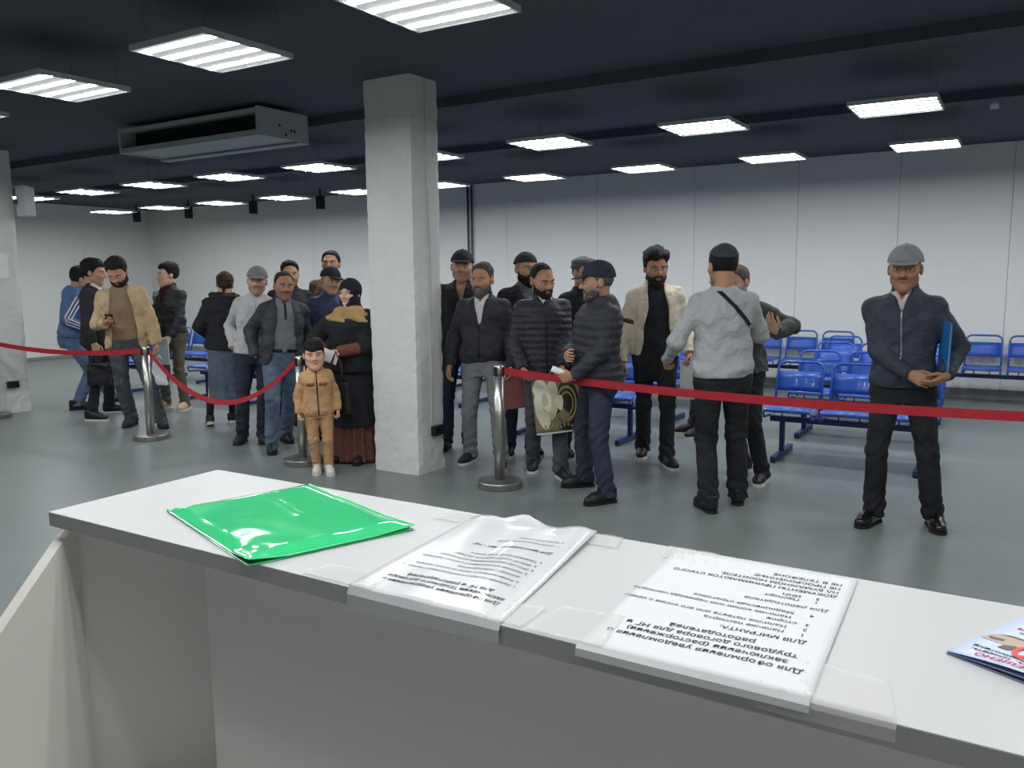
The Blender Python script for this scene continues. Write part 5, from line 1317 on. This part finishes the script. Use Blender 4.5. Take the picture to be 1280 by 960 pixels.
def blob(cx, cy_, rx, ry, rot, n=16, w=.12, ph=0): 
    r_ = []
    for i in range(n):
        a = 2*math.pi*i/n; q_ = 1+w*math.sin(3*a+ph); x, y = rx*q_*math.cos(a), ry*q_*math.sin(a); r_.append((max(-.98, min(.98, cx+x*math.cos(rot)-y*math.sin(rot))), max(.01, min(.99, cy_+x*math.sin(rot)+y*math.cos(rot)))))
    return r_
bagpoly('print_patch', blob(.45, .45, .52, .42, 0, 20, .05), .001, M_pdk)
bagpoly('print_patch', blob(.5, .88, .45, .09, 0, 16, .05), .0014, M_pdk)
for i, (a, b, rx, ry, ro) in enumerate(((-.62, .2, .34, .2, .2), (-.15, .28, .3, .24, .6), (-.7, .5, .28, .24, 0), (-.25, .52, .36, .2, -.3), (-.6, .72, .3, .16, .3), (.12, .42, .18, .14, .4), (-.45, .36, .26, .22, .5), (-.5, .38, .14, .12, 0))): bagpoly('print_petal', blob(a, b, rx, ry, ro, 16, .10, i), .0018+.0004*i, M_pet[i % 4])
for r1, r2 in ((.44, .37), (.30, .25)):
    n = 22; pa = [(.42+r1*math.cos(u), .46+.8*r1*math.sin(u)) for u in np.linspace(-2.6, 1.5, n)]; pb = [(.42+r2*math.cos(u), .46+.8*r2*math.sin(u)) for u in np.linspace(-2.6, 1.5, n)]
    MB().strip([bagpt(a, b, .003) for a, b in pa], [bagpt(a, b, .003) for a, b in pb]).build('print_scroll', M_pgd, t)
for i in range(5): bagpoly('print_leaf', blob(.15+.07*i, .62+.035*i, .22, .022, -.35, 10, 0), .0034, M_pgd)
for i in range(9): bagpoly('print_bead', blob(-.55+.17*i, .86+.02*math.sin(i*2), .05, .035, .5, 8, 0), .0036, M_pgd)
MB().strip([bagpt(a, .965, .002) for a in np.linspace(-.98, .98, 12)], [bagpt(a, .998, .002) for a in np.linspace(-.98, .98, 12)]).build('print_border', mat('print_white', (206, 204, 196), .4), t)
for y in (-.02, .02): MB().tube([(-.06, y, 0), (-.04, 0, .05), (.0, 0, .075), (.05, 0, .05), (.07, y, 0)], .004, 6).build('handle', M_pgd, t, smooth=True)
# rolled paper of the man in the navy cap
c = grip(18, 1, .065, .022)+np.array([0, 0, .025]); X, Y, Z = bodyaxes(18); I = INFO[18]
t = thing('rolled_paper', 'rolled white paper in the fist of the navy-capped man', 'paper roll')
ax = unit(np.array([_cy, _sy, 0])*.93-Z*.36); yv = unit(np.cross(ax, (0, 0, 1))); t.matrix_world = frame(c, np.cross(yv, ax), yv, ax)
pr = [(.017+.0025*a/6.28, a) for a in np.linspace(0, 13, 50)]
va = [(r_*math.cos(a), r_*math.sin(a), -.09) for r_, a in pr]; vb = [(r_*math.cos(a), r_*math.sin(a), .09) for r_, a in pr]
o = MB().strip(va, vb).build('sheet', M_paper, t, smooth=True); solid(o, .0008)
# things in the hands of the man in the cream jacket
c = grip(19, -1, .09, .02); X, Y, Z = bodyaxes(19)
t = thing('mobile_phone', 'silver-edged phone held down by the man in the cream jacket', 'phone'); zz = unit(Z*.9+X*.1-Y*.3); t.matrix_world = frame(c-Z*.03, unit(np.cross(Y, zz)), unit(np.cross(zz, unit(np.cross(Y, zz)))), zz)
MB().box(-.005, .005, -.038, .038, -.08, .075).build('case', mat('phone_silver', (170, 172, 174), .3, metal=.5), t, bevel=.003); MB().box(-.0058, -.005, -.034, .034, -.075, .07).build('screen', mat('screen_glass', (16, 18, 22), .08), t)
c = grip(19, 1, .09, .015)
t = thing('paper_sheets', 'upright white paper sheets between the cream-jacket and grey-sweatshirt men', 'papers'); t.matrix_world = frame(c-Z*.13, unit(X*.45-Y*.9), unit(Y*.45+X*.9), Z)
MB().box(-.10, .11, -.003, -.001, -.15, .147).build('sheet', M_paper, t); MB().box(-.105, .105, .001, .003, -.146, .15).build('sheet', M_paper, t); MB().box(-.10, .12, .005, .010, -.15, .14).build('clear_cover', mat('grey_cover', (120, 124, 128), .25), t)
# blue folder of the man in the grey cap
I = INFO[23]; X, Y, Z = bodyaxes(23)
c = I['world'](I['T']((.232, -.115, 1.14)))
t = thing('document_folder', 'bright blue plastic folder tucked under the arm of the grey-capped man', 'folder'); xa = unit(.30*X-.95*Y); t.matrix_world = frame(c, xa, unit(np.cross(Z, xa)), unit(Z+.05*X))
M_bf = mat('folder_blue', (36, 122, 190), .35)
MB().box(-.11, .10, -.006, -.0025, -.155, .155).build('front_cover', M_bf, t, bevel=.001); MB().box(-.11, .10, .0025, .006, -.155, .155).build('back_cover', M_bf, t, bevel=.001); MB().box(-.10, .092, -.002, .002, -.148, .148).build('papers', M_paper, t)
# dark wrist watch of the man with a hand on his chest
I = INFO[21]; d_ = unit(I['wri'][1]-I['elb'][1]); cw = I['wri'][1]-d_*.02
t = thing('wrist_watch', 'dark wrist watch on the raised wrist of the green-jacket man', 'watch'); zz = I['dirw'](d_); xx = unit(np.cross(zz, (0, 0, 1))); t.matrix_world = frame(I['world'](cw), xx, np.cross(zz, xx), zz)
MB().lathe([(.031, -.011), (.034, -.008), (.034, .008), (.031, .011)], 20).build('strap', M_blackp, t, smooth=True)
MB().tube([(0, -.032, 0), (0, -.043, 0)], .019, 16).build('dial', M_steel, t)
